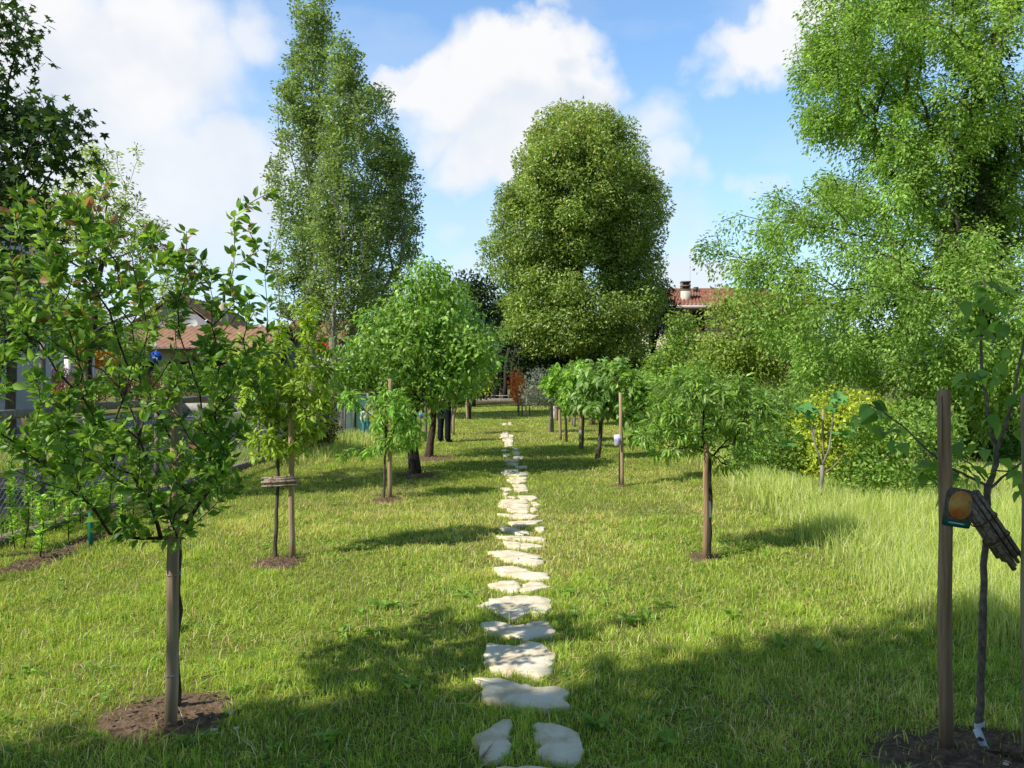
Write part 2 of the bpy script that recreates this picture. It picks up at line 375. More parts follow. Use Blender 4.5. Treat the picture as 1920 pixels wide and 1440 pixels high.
def make_world():
    w = bpy.data.worlds.new('World'); SC.world = w; w.use_nodes = True
    nt = w.node_tree; nt.nodes.clear(); L = nt.links.new
    # cloud density as a node group over the world direction
    g = bpy.data.node_groups.new('cloud_density', 'ShaderNodeTree')
    g.interface.new_socket(name='Dir', in_out='INPUT', socket_type='NodeSocketVector')
    g.interface.new_socket(name='Fac', in_out='OUTPUT', socket_type='NodeSocketFloat')
    gl = g.links.new; gi = nd(g, 'NodeGroupInput'); go = nd(g, 'NodeGroupOutput')
    cur = gi.outputs[0]
    for sc, amp, det in ((7, .14, 3), (22, .05, 5)):
        no = nd(g, 'ShaderNodeTexNoise'); no.inputs['Scale'].default_value = sc; no.inputs['Detail'].default_value = det; no.inputs['Roughness'].default_value = .6
        gl(gi.outputs[0], no.inputs['Vector'])
        sub = nd(g, 'ShaderNodeVectorMath', operation='SUBTRACT'); sub.inputs[1].default_value = (.5, .5, .5); gl(no.outputs['Color'], sub.inputs[0])
        scl = nd(g, 'ShaderNodeVectorMath', operation='SCALE'); scl.inputs['Scale'].default_value = amp; gl(sub.outputs[0], scl.inputs[0])
        ad = nd(g, 'ShaderNodeVectorMath', operation='ADD'); gl(cur, ad.inputs[0]); gl(scl.outputs[0], ad.inputs[1]); cur = ad.outputs[0]
    blobs = [(915, 190, 215, 125, 1), (985, 125, 150, 70, 1), (1080, 190, 110, 90, 1), (800, 160, 120, 80, 1), (930, 300, 120, 90, 1), (730, 130, 60, 50, .9),
             (1000, 330, 130, 90, .8), (1230, 250, 90, 90, .75), (1270, 330, 60, 70, .8), (1420, 95, 120, 70, .95), (1490, 40, 110, 60, 1), (1350, 140, 60, 45, .7),
             (1395, 340, 55, 35, .5), (1300, 515, 110, 45, .9), (1035, 30, 42, 38, .65), (840, 440, 70, 45, .5), (890, 520, 120, 50, .55),
             (170, 90, 330, 190, 1), (300, 330, 330, 150, .95), (120, 330, 260, 200, .95), (420, 460, 200, 90, .75), (200, 560, 330, 110, .6), (470, 70, 90, 110, .8), (650, 420, 160, 60, .5), (1230, 430, 130, 80, .6), (1190, 330, 110, 80, .7), (1450, 330, 60, 30, .4), (830, 560, 160, 50, .55), (1140, 200, 60, 60, .7)]
    acc = None
    for px, py, rx, rz, amp in blobs:
        r = ray(px, py); l = np.linalg.norm(r); c = r / l; kx = .92 / l
        s = (1 / (rx / F * kx), .8 / (.5 * (rx + rz) / F * kx), 1 / (rz / F * kx))
        mad = nd(g, 'ShaderNodeVectorMath', operation='MULTIPLY_ADD'); mad.inputs[1].default_value = s; mad.inputs[2].default_value = tuple(-c[i] * s[i] for i in range(3))
        gl(cur, mad.inputs[0]); le = nd(g, 'ShaderNodeVectorMath', operation='LENGTH'); gl(mad.outputs[0], le.inputs[0])
        mr = nd(g, 'ShaderNodeMapRange', interpolation_type='SMOOTHSTEP'); mr.inputs[1].default_value = 1.32; mr.inputs[2].default_value = .62 if amp > .85 else .2
        mr.inputs[3].default_value = 0; mr.inputs[4].default_value = amp; gl(le.outputs['Value'], mr.inputs[0])
        if acc is None: acc = mr.outputs[0]
        else:
            mm = nd(g, 'ShaderNodeMath', operation='SMOOTH_MAX'); mm.inputs[2].default_value = .12; gl(acc, mm.inputs[0]); gl(mr.outputs[0], mm.inputs[1]); acc = mm.outputs[0]
    gl(acc, go.inputs[0])
    tc = nd(nt, 'ShaderNodeTexCoord')
    sky = nd(nt, 'ShaderNodeTexSky', sky_type='NISHITA'); sky.sun_disc = False; sky.sun_elevation = SUN_EL
    sky.sun_rotation = math.atan2(SUN[0], SUN[1]) % (2 * PI); sky.air_density = 1.0; sky.dust_density = .6; sky.ozone_density = 1.6
    skyg = nd(nt, 'ShaderNodeMixRGB', blend_type='MULTIPLY'); skyg.inputs[0].default_value = 1; skyg.inputs[2].default_value = (1.6, 2.3, 2.65, 1)
    L(sky.outputs[0], skyg.inputs[1])
    d1 = nd(nt, 'ShaderNodeGroup'); d1.node_tree = g; L(tc.outputs['Generated'], d1.inputs[0])
    sh = nd(nt, 'ShaderNodeVectorMath', operation='ADD'); sh.inputs[1].default_value = (-.035, -.01, .075); L(tc.outputs['Generated'], sh.inputs[0])
    d2 = nd(nt, 'ShaderNodeGroup'); d2.node_tree = g; L(sh.outputs[0], d2.inputs[0])
    # thin high veil
    nv = nd(nt, 'ShaderNodeTexNoise'); nv.inputs['Scale'].default_value = 3.2; nv.inputs['Detail'].default_value = 6
    mpv = nd(nt, 'ShaderNodeMapping'); mpv.inputs['Scale'].default_value = (1, 1, 2.6); L(tc.outputs['Generated'], mpv.inputs[0]); L(mpv.outputs[0], nv.inputs['Vector'])
    mv = nd(nt, 'ShaderNodeMapRange'); mv.inputs[1].default_value = .42; mv.inputs[2].default_value = .78; mv.inputs[4].default_value = .5; L(nv.outputs[0], mv.inputs[0])
    mxm = nd(nt, 'ShaderNodeMath', operation='MAXIMUM'); L(d1.outputs[0], mxm.inputs[0]); L(mv.outputs[0], mxm.inputs[1])
    # grey undersides
    n3 = nd(nt, 'ShaderNodeTexNoise'); n3.inputs['Scale'].default_value = 6.5; n3.inputs['Detail'].default_value = 4; L(tc.outputs['Generated'], n3.inputs['Vector'])
    m3 = nd(nt, 'ShaderNodeMapRange'); m3.inputs[1].default_value = .36; m3.inputs[2].default_value = .66; L(n3.outputs[0], m3.inputs[0])
    un = nd(nt, 'ShaderNodeMath', operation='MULTIPLY'); L(d2.outputs[0], un.inputs[0]); L(m3.outputs[0], un.inputs[1])
    cc = nd(nt, 'ShaderNodeMixRGB'); cc.inputs[1].default_value = (9.8, 9.8, 9.9, 1); cc.inputs[2].default_value = (6.9, 7.7, 9.0, 1); L(un.outputs[0], cc.inputs[0])
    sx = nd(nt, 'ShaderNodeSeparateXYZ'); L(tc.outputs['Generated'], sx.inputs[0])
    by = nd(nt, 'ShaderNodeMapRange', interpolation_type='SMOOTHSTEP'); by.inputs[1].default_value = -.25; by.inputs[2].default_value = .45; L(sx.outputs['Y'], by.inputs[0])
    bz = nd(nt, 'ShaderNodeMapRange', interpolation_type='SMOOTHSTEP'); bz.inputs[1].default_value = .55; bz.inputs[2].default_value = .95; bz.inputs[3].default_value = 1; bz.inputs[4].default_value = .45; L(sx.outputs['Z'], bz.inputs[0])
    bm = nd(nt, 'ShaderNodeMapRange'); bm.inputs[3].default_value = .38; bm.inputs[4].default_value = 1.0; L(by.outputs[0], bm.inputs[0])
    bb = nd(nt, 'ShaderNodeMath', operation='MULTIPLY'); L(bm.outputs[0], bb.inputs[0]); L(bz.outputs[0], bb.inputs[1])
    fin = nd(nt, 'ShaderNodeMixRGB'); L(mxm.outputs[0], fin.inputs[0]); L(skyg.outputs[0], fin.inputs[1]); L(cc.outputs[0], fin.inputs[2])
    bg = nd(nt, 'ShaderNodeBackground'); bg.inputs['Strength'].default_value = .1; 
    hz_ = nd(nt, 'ShaderNodeMapRange', interpolation_type='SMOOTHSTEP'); hz_.inputs[1].default_value = .42; hz_.inputs[2].default_value = .0; hz_.inputs[4].default_value = .62; L(sx.outputs['Z'], hz_.inputs[0])
    hzm = nd(nt, 'ShaderNodeMixRGB'); hzm.inputs[2].default_value = (7.4, 8.5, 9.7, 1); L(hz_.outputs[0], hzm.inputs[0]); L(fin.outputs[0], hzm.inputs[1])
    dim = nd(nt, 'ShaderNodeVectorMath', operation='SCALE'); L(hzm.outputs[0], dim.inputs[0]); L(bb.outputs[0], dim.inputs['Scale']); L(dim.outputs[0], bg.inputs[0])  # sky scaled down behind the camera and overhead, to deepen the shade
    out = nd(nt, 'ShaderNodeOutputWorld'); L(bg.outputs[0], out.inputs[0])

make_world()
sd = bpy.data.lights.new('sun', 'SUN'); sd.energy = 5.0; sd.angle = math.radians(.53); sd.color = (1.0, .95, .85)
so = bpy.data.objects.new('sun', sd); link(so); so.location = (-20, -15, 30)
so.rotation_euler = Vector(tuple(float(v) for v in SUN)).to_track_quat('Z', 'Y').to_euler()
cd = bpy.data.cameras.new('camera'); cd.sensor_width = 36; cd.lens = 36 * F / 1920; cd.clip_end = 4000; cd.clip_start = .05
co = bpy.data.objects.new('camera', cd); link(co); co.location = (0, 0, H); co.rotation_euler = (PI / 2 - PITCH, 0, 0)
SC.camera = co
SC.view_settings.view_transform = 'Standard'; SC.view_settings.look = 'None'; SC.view_settings.exposure = 0; SC.view_settings.gamma = 1
SC.render.engine = 'CYCLES'
cy = SC.cycles; cy.max_bounces = 7; cy.diffuse_bounces = 3; cy.glossy_bounces = 2; cy.transmission_bounces = 4; cy.caustics_reflective = False; cy.caustics_refractive = False
cy.use_denoising = True
try: cy.denoiser = 'OPENIMAGEDENOISE'
except Exception: pass
cy.sample_clamp_indirect = 6
SC.render.film_transparent = False

# ================================================================== SETTING
# ground: one sheet, finer near the garden
def sheet(name, xs, ys, z, mat, kind='structure', amp=0.0):
    X, Y = np.meshgrid(xs, ys); Z = np.full_like(X, z) + amp * (fbm(X * .4, Y * .4, 5) - .5)
    V = np.stack([X, Y, Z], -1).reshape(-1, 3); nx = len(xs); i = np.arange(len(ys) - 1)[:, None] * nx + np.arange(nx - 1)[None]
    Q = np.stack([i, i + 1, i + nx + 1, i + nx], -1).reshape(-1, 4)
    return tag(arr_obj(name, V, [Q], mat), kind=kind)
sheet('ground', np.array([-2500, -300, -60, -20, -5, 0, 5, 20, 60, 300, 2500.]), np.array([-500, -60, -10, 0, 10, 30, 60, 120, 400, 3000.]), 0, M['ground'])
# lane beside the fence, verge and the road beyond it
def strip(name, x0, x1, y0, y1, z, mat):
    return tag(MB().quad((x0, y0, z), (x1, y0, z), (x1, y1, z), (x0, y1, z)).build(name, mat), kind='structure')
strip('path', -8.6, -5.9, -10, 34, .004, M['tarmac_in_shade'])
strip('road', -15.0, -11.3, -10, 70, .004, M['asphalt'])
mb = MB()
for x in (-11.2, -15.1): mb.box((x, 30, .06), (.16, 80, .12))
tag(mb.build('kerb', M['concrete']), kind='structure')
# distant wooded hills
hx = np.linspace(-1500, 1500, 240); V = []; 
for i, x in enumerate(hx):
    h = 28 + 40 * fbm(np.array([x / 260.]), np.array([1.3]), 3)[0] + 5 * vnoise(np.array([x / 14.]), np.array([.5]), 9)[0]
    V += [(x, 860, -2), (x, 900, h * .75), (x, 990, h), (x, 1200, -2)]
Q = [(i * 4 + k, i * 4 + 4 + k, i * 4 + 5 + k, i * 4 + 1 + k) for i in range(239) for k in range(3)]
tag(arr_obj('hills', V, [np.array(Q)], M['hill'], smooth=True), kind='structure')

# ------------------------------------------------------------------ stepping stones
def z1(pts): return [(780 + x / 3.272, 1000 + y / 3.272) for x, y in pts]
def z3(pts): return [(880 + x / 5.145, 780 + y / 5.145) for x, y in pts]
NEAR = [
 ('pale slab cut off by the bottom edge, nearest of the path', [(930, 1437), (985, 1433), (1040, 1438), (1050, 1475), (925, 1475)]),
 ('upright triangular stone with a bluish white patch, left of the front pair', z1([(575, 1130), (585, 1150), (580, 1200), (575, 1340), (540, 1380), (440, 1390), (395, 1385), (390, 1300), (345, 1255), (400, 1215), (470, 1170), (520, 1140)])),
 ('squarish beige stone, right of the front pair', z1([(745, 1148), (830, 1155), (950, 1190), (1000, 1220), (1015, 1270), (1005, 1380), (890, 1395), (780, 1385), (735, 1360), (760, 1310), (730, 1270), (722, 1180)])),
 ('widest slab with pointed left tip and notched right end, lying in shade', z1([(345, 882), (500, 880), (600, 905), (750, 935), (900, 940), (940, 965), (905, 1000), (945, 1045), (900, 1060), (790, 1075), (680, 1065), (560, 1045), (440, 1020), (400, 960), (410, 930)])),
 ('blocky slab dappled with leaf shade, behind the widest slab', z1([(430, 670), (520, 680), (610, 685), (680, 660), (740, 662), (800, 690), (860, 745), (835, 800), (830, 850), (740, 880), (650, 850), (560, 855), (480, 840), (415, 790), (420, 720)])),
 ('flat slab with a dip in its far edge, just past the dappled slab', z1([(400, 540), (480, 530), (620, 560), (700, 540), (790, 530), (860, 590), (820, 615), (690, 645), (560, 625), (430, 600)])),
 ('big sunlit slab with a pointed front edge like a wedge', z1([(370, 440), (480, 395), (580, 378), (740, 378), (830, 400), (835, 440), (790, 490), (700, 480), (590, 530), (520, 490), (440, 455)])),
 ('rounded left half of the split row behind the wedge slab', z1([(430, 310), (510, 290), (600, 282), (640, 305), (630, 350), (590, 356), (500, 330)])),
 ('low right half of the split row behind the wedge slab', z1([(652, 312), (700, 292), (780, 295), (835, 325), (720, 350), (648, 352)])),
 ('slanting sunlit slab, second beyond the wedge slab', z1([(470, 205), (540, 197), (620, 198), (700, 225), (810, 242), (820, 275), (740, 278), (620, 262), (500, 240)])),
 ('long smooth bright slab with tapering left end, third beyond the wedge slab', z1([(430, 105), (580, 100), (650, 108), (770, 135), (785, 180), (720, 192), (600, 170), (540, 160)])),
]
MIDDLE = [
 [(320, 1200), (420, 1205), (498, 1215), (495, 1262), (440, 1268), (380, 1250)], [(508, 1212), (640, 1230), (720, 1250), (640, 1260), (540, 1280), (506, 1270)],
 [(250, 1150), (480, 1152), (715, 1160), (720, 1200), (600, 1190), (450, 1185), (300, 1168)],
 [(280, 1062), (370, 1065), (480, 1090), (570, 1105), (580, 1140), (480, 1140), (400, 1110), (300, 1085)], [(630, 1080), (680, 1055), (725, 1050), (725, 1105), (680, 1110)],
 [(370, 1015), (450, 1010), (600, 1005), (730, 995), (640, 1035), (500, 1060), (420, 1060), (390, 1040)],
 [(270, 935), (420, 938), (600, 940), (680, 955), (600, 985), (520, 985), (400, 970)],
 [(360, 885), (470, 880), (580, 885), (580, 925), (480, 928), (400, 920)], [(590, 880), (655, 880), (655, 910), (595, 920)],
 [(300, 800), (420, 798), (560, 805), (583, 850), (570, 877), (440, 882), (310, 875), (290, 840)], [(592, 825), (650, 825), (700, 855), (620, 857)],
 [(450, 765), (560, 762), (640, 765), (665, 790), (600, 803), (500, 797)], [(330, 770), (445, 768), (445, 788), (340, 785)],
 [(290, 685), (400, 688), (410, 712), (340, 722)], [(430, 690), (560, 685), (570, 720), (470, 727)], [(320, 733), (375, 738), (370, 757), (330, 755)],
 [(410, 657), (540, 655), (550, 680), (440, 683)], [(360, 607), (550, 610), (550, 632), (480, 643), (400, 636)], [(380, 585), (550, 583), (550, 602), (400, 603)],
 [(300, 535), (570, 535), (570, 558), (480, 574), (330, 563)], [(340, 507), (480, 510), (470, 529), (340, 526)],
 [(440, 477), (550, 475), (560, 496), (460, 502)], [(360, 447), (470, 447), (460, 471), (370, 471)], [(335, 416), (480, 418), (470, 436), (350, 436)],
 [(430, 383), (520, 386), (520, 406), (430, 408)], [(320, 355), (400, 360), (390, 380), (330, 380)], [(410, 337), (490, 339), (485, 366), (420, 369)],
]
FAR_ST = [
 [(420, 303), (480, 306), (480, 328), (430, 330)], [(310, 318), (360, 320), (355, 337), (310, 337)], [(340, 245), (420, 240), (425, 285), (350, 292)],
 [(295, 200), (420, 203), (425, 236), (330, 234)], [(305, 170), (375, 173), (375, 194), (310, 194)], [(383, 176), (425, 178), (425, 197), (385, 197)],
 [(320, 149), (380, 152), (375, 167), (325, 167)], [(378, 58), (408, 60), (408, 80), (380, 80)], [(326, 66), (362, 68), (358, 83), (328, 83)],
]
STONES = []
def stone(px, label, group, seed):
    rng = np.random.default_rng(seed)
    pts = np.array([G(x, y, .028)[:2] for x, y in px])
    ar = .5 * np.sum(pts[:, 0] * np.roll(pts[:, 1], -1) - np.roll(pts[:, 0], -1) * pts[:, 1])
    if ar < 0: pts = pts[::-1]
    # densify with a rough broken edge
    out = []; 
    for a, b in zip(pts, np.roll(pts, -1, axis=0)):
        m = max(2, int(np.linalg.norm(b - a) / .035))
        for t in range(m): out.append(a + (b - a) * t / m + (rng.normal(size=2) * .011 if t else rng.normal(size=2) * .002))
    O = np.array(out); STONES.append(O); c = O.mean(axis=0); n = len(O)
    rings = []
    for s, z in ((1.0, -.04), (1.0, .012), (.992, .021), (.972, .025), (.7, .026), (.35, .026)):
        q = c + (O - c) * s
        zz = z + (fbm(q[:, 0] * 9, q[:, 1] * 9, seed) - .5) * (.007 if z > .02 else .003)
        rings.append(np.column_stack([q, zz]))
    V = np.concatenate(rings + [np.array([[c[0], c[1], .026]])]); f = []
    for r in range(5):
        k = np.arange(n); f.append(np.stack([r * n + k, r * n + (k + 1) % n, (r + 1) * n + (k + 1) % n, (r + 1) * n + k], -1))
    k = np.arange(n); T = np.stack([5 * n + k, 5 * n + (k + 1) % n, np.full(n, 6 * n)], -1)
    o = arr_obj('stepping_stone', V, f + [T], M['stone'], smooth=False, origin=(c[0], c[1], 0))
    tag(o, label, 'stepping stone', group)
ORD = 'first second third fourth fifth sixth seventh eighth ninth tenth eleventh twelfth thirteenth fourteenth fifteenth sixteenth seventeenth eighteenth nineteenth twentieth'.split()
i = 0
for lab, p in NEAR: stone(p, lab, 'stepping stones across the lawn', 100 + i); i += 1
cnt = {}
for p in MIDDLE:
    q = z3(p); xs = [a for a, _ in q]; w = max(xs) - min(xs); cx = sum(xs) / len(xs); my = sum(b for _, b in q) / len(q)
    kind = 'broad' if w > 48 else 'medium' if w > 30 else 'small'
    side = 'left' if cx < 955 else 'right' if cx > 985 else 'middle'
    zone = 'sunlit' if my > 905 or my < 848 else 'shaded'
    key = (kind, side, zone); cnt[key] = cnt.get(key, 0) + 1
    lab = '%s %s stone on the %s of the path, %s such beyond the long bright slab' % (kind, zone, side, ORD[cnt[key] - 1])
    stone(q, lab, 'stepping stones across the lawn', 200 + i); i += 1
for p in FAR_ST:
    stone(z3(p), 'tiny pale stone among the last ones at the far end of the path', 'tiny stepping stones at the far end of the path', 300 + i); i += 1

# ------------------------------------------------------------------ bare soil patches
SOIL = []
def soil(px, py, rx, ry, seed):
    c = G(px, py); SOIL.append((c[0], c[1], rx, ry))
    rng = np.random.default_rng(seed); n = 40; V = [(c[0], c[1], .03)]; rr = (1.0, .85, .65, .4, .2)
    for s in rr[::-1]:
        for k in range(n):
            a = 2 * PI * k / n; w = 1 + .22 * (vnoise(np.array([3 * math.cos(a) + 9]), np.array([3 * math.sin(a) + seed]), seed)[0] - .5) * 2
            z = .005 + .012 * (1 - s * s) + (rng.normal() * .006 if s < 1 else -.006)
            V.append((c[0] + rx * s * w * math.cos(a), c[1] + ry * s * w * math.sin(a), z))
    T = [(0, 1 + k, 1 + (k + 1) % n) for k in range(n)]
    Q = [(1 + r * n + k, 1 + (r + 1) * n + k, 1 + (r + 1) * n + (k + 1) % n, 1 + r * n + (k + 1) % n) for r in range(len(rr) - 1) for k in range(n)]
    # clods of earth
    V = np.array(V); m = int(130 * rx * ry / .1); cl = []; ct = []; b = len(V)
    for _ in range(m):
        a = rng.random() * 2 * PI; s = math.sqrt(rng.random()) * .95; q = np.array([c[0] + rx * s * math.cos(a), c[1] + ry * s * math.sin(a), .02 + .02 * (1 - s * s)])
        r = rng.uniform(.004, .014) * (1 if rng.random() < .9 else 1.7); o = np.array([(1, 0, 0), (-1, 0, 0), (0, 1, 0), (0, -1, 0), (0, 0, .8), (0, 0, -.8)]) * r * rng.uniform(.7, 1.3, (6, 1))
        cl.append(q + o); k = b + 6 * len(ct)
        ct.append([(k, k + 2, k + 4), (k + 2, k + 1, k + 4), (k + 1, k + 3, k + 4), (k + 3, k, k + 4)])
    V = np.concatenate([V] + cl); T = np.concatenate([np.array(T)] + [np.array(t) for t in ct])
    tag(arr_obj('soil_patch', V, [T, np.array(Q)], M['soil']), kind='structure')
soil(318, 1342, .30, .27, 1); soil(520, 1058, .24, .25, 2); soil(1840, 1420, .5, .26, 3); soil(727, 938, .2, .25, 4)
soil(1322, 1046, .13, .16, 5); soil(778, 892, .4, .4, 6); soil(806, 860, .5, .5, 7); soil(1165, 912, .12, .15, 8)
soil(70, 1055, .2, .5, 9); soil(165, 1015, .14, .4, 10)

# ------------------------------------------------------------------ grass
def in_poly(px, py, poly):
    x0, y0 = poly[:, 0], poly[:, 1]; x1, y1 = np.roll(x0, -1), np.roll(y0, -1); res = np.zeros(len(px), bool)
    for a, b, c, d in zip(x0, y0, x1, y1):
        cond = (b > py) != (d > py); res ^= cond & (px < (c - a) * (py - b) / (d - b + 1e-12) + a)
    return res
def free(x, y, stones=True):
    ok = np.ones(len(x), bool)
    if stones:
        for O in STONES:
            lo = O.min(axis=0) - .02; hi = O.max(axis=0) + .02
            i = np.where((x > lo[0]) & (x < hi[0]) & (y > lo[1]) & (y < hi[1]))[0]
            if len(i):
                c = O.mean(axis=0); ok[i] &= ~in_poly(x[i], y[i], c + (O - c) * .93)
    for cx, cy_, rx, ry in SOIL:
        dd = ((x - cx) / rx) ** 2 + ((y - cy_) / ry) ** 2
        ok &= ~((dd < .25 + 1.3 * fbm(x * 8, y * 8, 4)) & (RNG.random(len(x)) < .93))
    return ok
def tall_zone(x, y):
    e = 2.5 + .085 * (y - 5.0) + .35 * (fbm(x * .8, y * .8, 12) - .5)
    r = np.clip((x - e) / .5, 0, 1) * (y > 4.2 - (x > 2.7) * .0)
    r = r * np.clip((y - 4.3) / .8, 0, 1)
    l = np.clip(1 - np.hypot((x + 4.0) / .9, (y - 18.5) / 5.0), 0, 1) * 1.6
    return np.clip(np.maximum(r, l), 0, 1)
def blades(x, y, h, w, c, bend=.5, two=True):
    n = len(x); a = RNG.random(n) * 2 * PI; lean = RNG.normal(size=n) * bend * .6 + bend * .5
    dx, dy = np.cos(a), np.sin(a); b = RNG.random(n) * 2 * PI; sx, sy = np.cos(b) * w / 2, np.sin(b) * w / 2
    z0 = np.zeros(n)
    tx = x + dx * h * lean; ty = y + dy * h * lean; tz = h * np.sqrt(np.clip(1 - lean ** 2 * .45, .15, 1))
    if two:
        mx = x + dx * h * lean * .3; my = y + dy * h * lean * .3; mz = tz * .58
        V = np.stack([np.stack([x - sx, y - sy, z0], -1), np.stack([x + sx, y + sy, z0], -1), np.stack([mx + sx * .8, my + sy * .8, mz], -1), np.stack([mx - sx * .8, my - sy * .8, mz], -1), np.stack([tx, ty, tz], -1)], 1)
        k = np.arange(n)[:, None] * 5; T = np.concatenate([k + [0, 1, 2], k + [0, 2, 3], k + [3, 2, 4]]); m = 5
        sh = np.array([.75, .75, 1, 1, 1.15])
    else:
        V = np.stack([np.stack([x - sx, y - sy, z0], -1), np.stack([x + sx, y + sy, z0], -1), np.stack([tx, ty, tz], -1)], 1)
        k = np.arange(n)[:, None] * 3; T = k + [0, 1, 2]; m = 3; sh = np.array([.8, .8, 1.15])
    C = (c[:, None] * sh[None, :, None]).reshape(-1, 3)  # shading put into the blade colour: roots darker, tips lighter
    return V.reshape(-1, 3), T, C
def lawn():
    parts = []; tparts = []
    bands = [(2.2, 3.2, 4200, .0045), (3.2, 4.6, 8000, .0042), (4.6, 6.5, 5200, .005), (6.5, 9, 3000, .0062), (9, 13, 1700, .0085), (13, 18, 900, .012), (18, 26, 520, .017), (26, 42, 260, .026)]
    for y0, y1, den, w in bands:
        xl = max(-5.0, -(.68 * y1 + 1.0)); xr = .68 * y1 + 1.2
        if y0 > 12: xr = min(xr, 5.2 if y0 < 18 else 4.6)
        if y0 >= 26: xl = -4.5
        n = int((xr - xl) * (y1 - y0) * den); x = RNG.uniform(xl, xr, n); y = RNG.uniform(y0, y1, n)
        m = (np.abs(x) < .68 * y + 1.0); x, y = x[m], y[m]
        m = free(x, y, y0 < 20); x, y = x[m], y[m]; n = len(x)
        tz = tall_zone(x, y); t = RNG.random(n) < tz
        patch = fbm(x * .55, y * .55, 21); fine = fbm(x * 3.5, y * 3.5, 31)
        # lawn
        xs, ys = x[~t], y[~t]; pt = patch[~t]; fi = fine[~t]
        h = (.022 + .033 * fbm(xs * 1.3, ys * 1.3, 44)) * RNG.uniform(.55, 1.35, len(xs)) * (1 + .7 * (fi > .62))
        dry = np.clip((pt - .46) * 1.5 + (fi - .5) * 1.0, 0.08, .42)
        isdry = (RNG.random(len(xs)) < dry)[:, None]
        cg = colours(len(xs), (.11, .185, .022), (.225, .28, .05), RNG, .15) * (.82 + .36 * fi[:, None]); cdry = colours(len(xs), (.30, .27, .085), (.44, .37, .17), RNG, .15)
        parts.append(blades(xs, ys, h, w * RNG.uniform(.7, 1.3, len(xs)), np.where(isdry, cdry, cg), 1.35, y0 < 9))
        # tall uncut grass
        xt, yt = x[t], y[t]; k = len(xt)
        if k:
            keep = RNG.random(k) < .72; xt, yt = xt[keep], yt[keep]; k = len(xt)
            h = (.14 + .26 * fbm(xt * .9, yt * .9, 61)) * RNG.uniform(.5, 1.25, k) * (.55 + .45 * tz[t][keep])
            cg = colours(k, (.15, .205, .045), (.245, .295, .085), RNG, .14); cdry = colours(k, (.36, .34, .16), (.46, .42, .24), RNG, .12)
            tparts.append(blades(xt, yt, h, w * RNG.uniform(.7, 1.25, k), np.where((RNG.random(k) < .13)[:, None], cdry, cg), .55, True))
    n = 9000; x = RNG.uniform(-4.5, 3.6, n); y = 2.3 + 9 * RNG.random(n) ** 1.4; m = free(x, y) & (tall_zone(x, y) < .2); x, y = x[m], y[m]; n = len(x)
    v, t, c = blades(x, y, RNG.uniform(.04, .09, n), np.full(n, .0045), colours(n, (.33, .28, .12), (.5, .42, .22), RNG), 1.9, True)
    v = v.copy(); v[:, 2] += .012; parts.append((v, t, c))
    # clover and fine-leaved patches
    n = 5200; x = RNG.uniform(-4.5, 3.6, n); y = 2.3 + 9 * RNG.random(n) ** 1.4; m = free(x, y) & (fbm(x * 1.7, y * 1.7, 71) > .52) & (tall_zone(x, y) < .2); x, y = x[m], y[m]; n = len(x)
    k = 5; X = np.repeat(x, k); Y = np.repeat(y, k); n = len(X); a = RNG.random(n) * 2 * PI
    LV, LT, LC = leaf_arrays(np.column_stack([X, Y, RNG.uniform(.018, .04, n)]), np.column_stack([np.cos(a), np.sin(a), RNG.normal(size=n) * .25]), np.tile([0, 0, 1.], (n, 1)) + RNG.normal(size=(n, 3)) * .25, RNG.uniform(.014, .03, n), RNG.uniform(.012, .022, n), T_FAR, colours(n, (.07, .15, .025), (.14, .23, .04), RNG))
    parts.append((LV, LT, LC))
    # verges beyond the fence
    for x0, x1, y0, y1, den in ((-5.8, -4.9, 5, 30, 500), (-11.1, -8.7, 8, 34, 260)):
        n = int((x1 - x0) * (y1 - y0) * den); x = RNG.uniform(x0, x1, n); y = RNG.uniform(y0, y1, n)
        parts.append(blades(x, y, RNG.uniform(.06, .2, n), .016, colours(n, (.12, .19, .03), (.25, .3, .06), RNG), .6, False))
    def join(name, ps):
        V = []; T = []; C = []; b = 0
        for v, t, c in ps: V.append(v); T.append(t + b); C.append(c); b += len(v)
        tag(arr_obj(name, np.concatenate(V), [np.concatenate(T)], M['grass'], col=np.concatenate(C).clip(0, .9)), kind='stuff')
    join('lawn_grass', parts); join('tall_grass', tparts)
lawn()
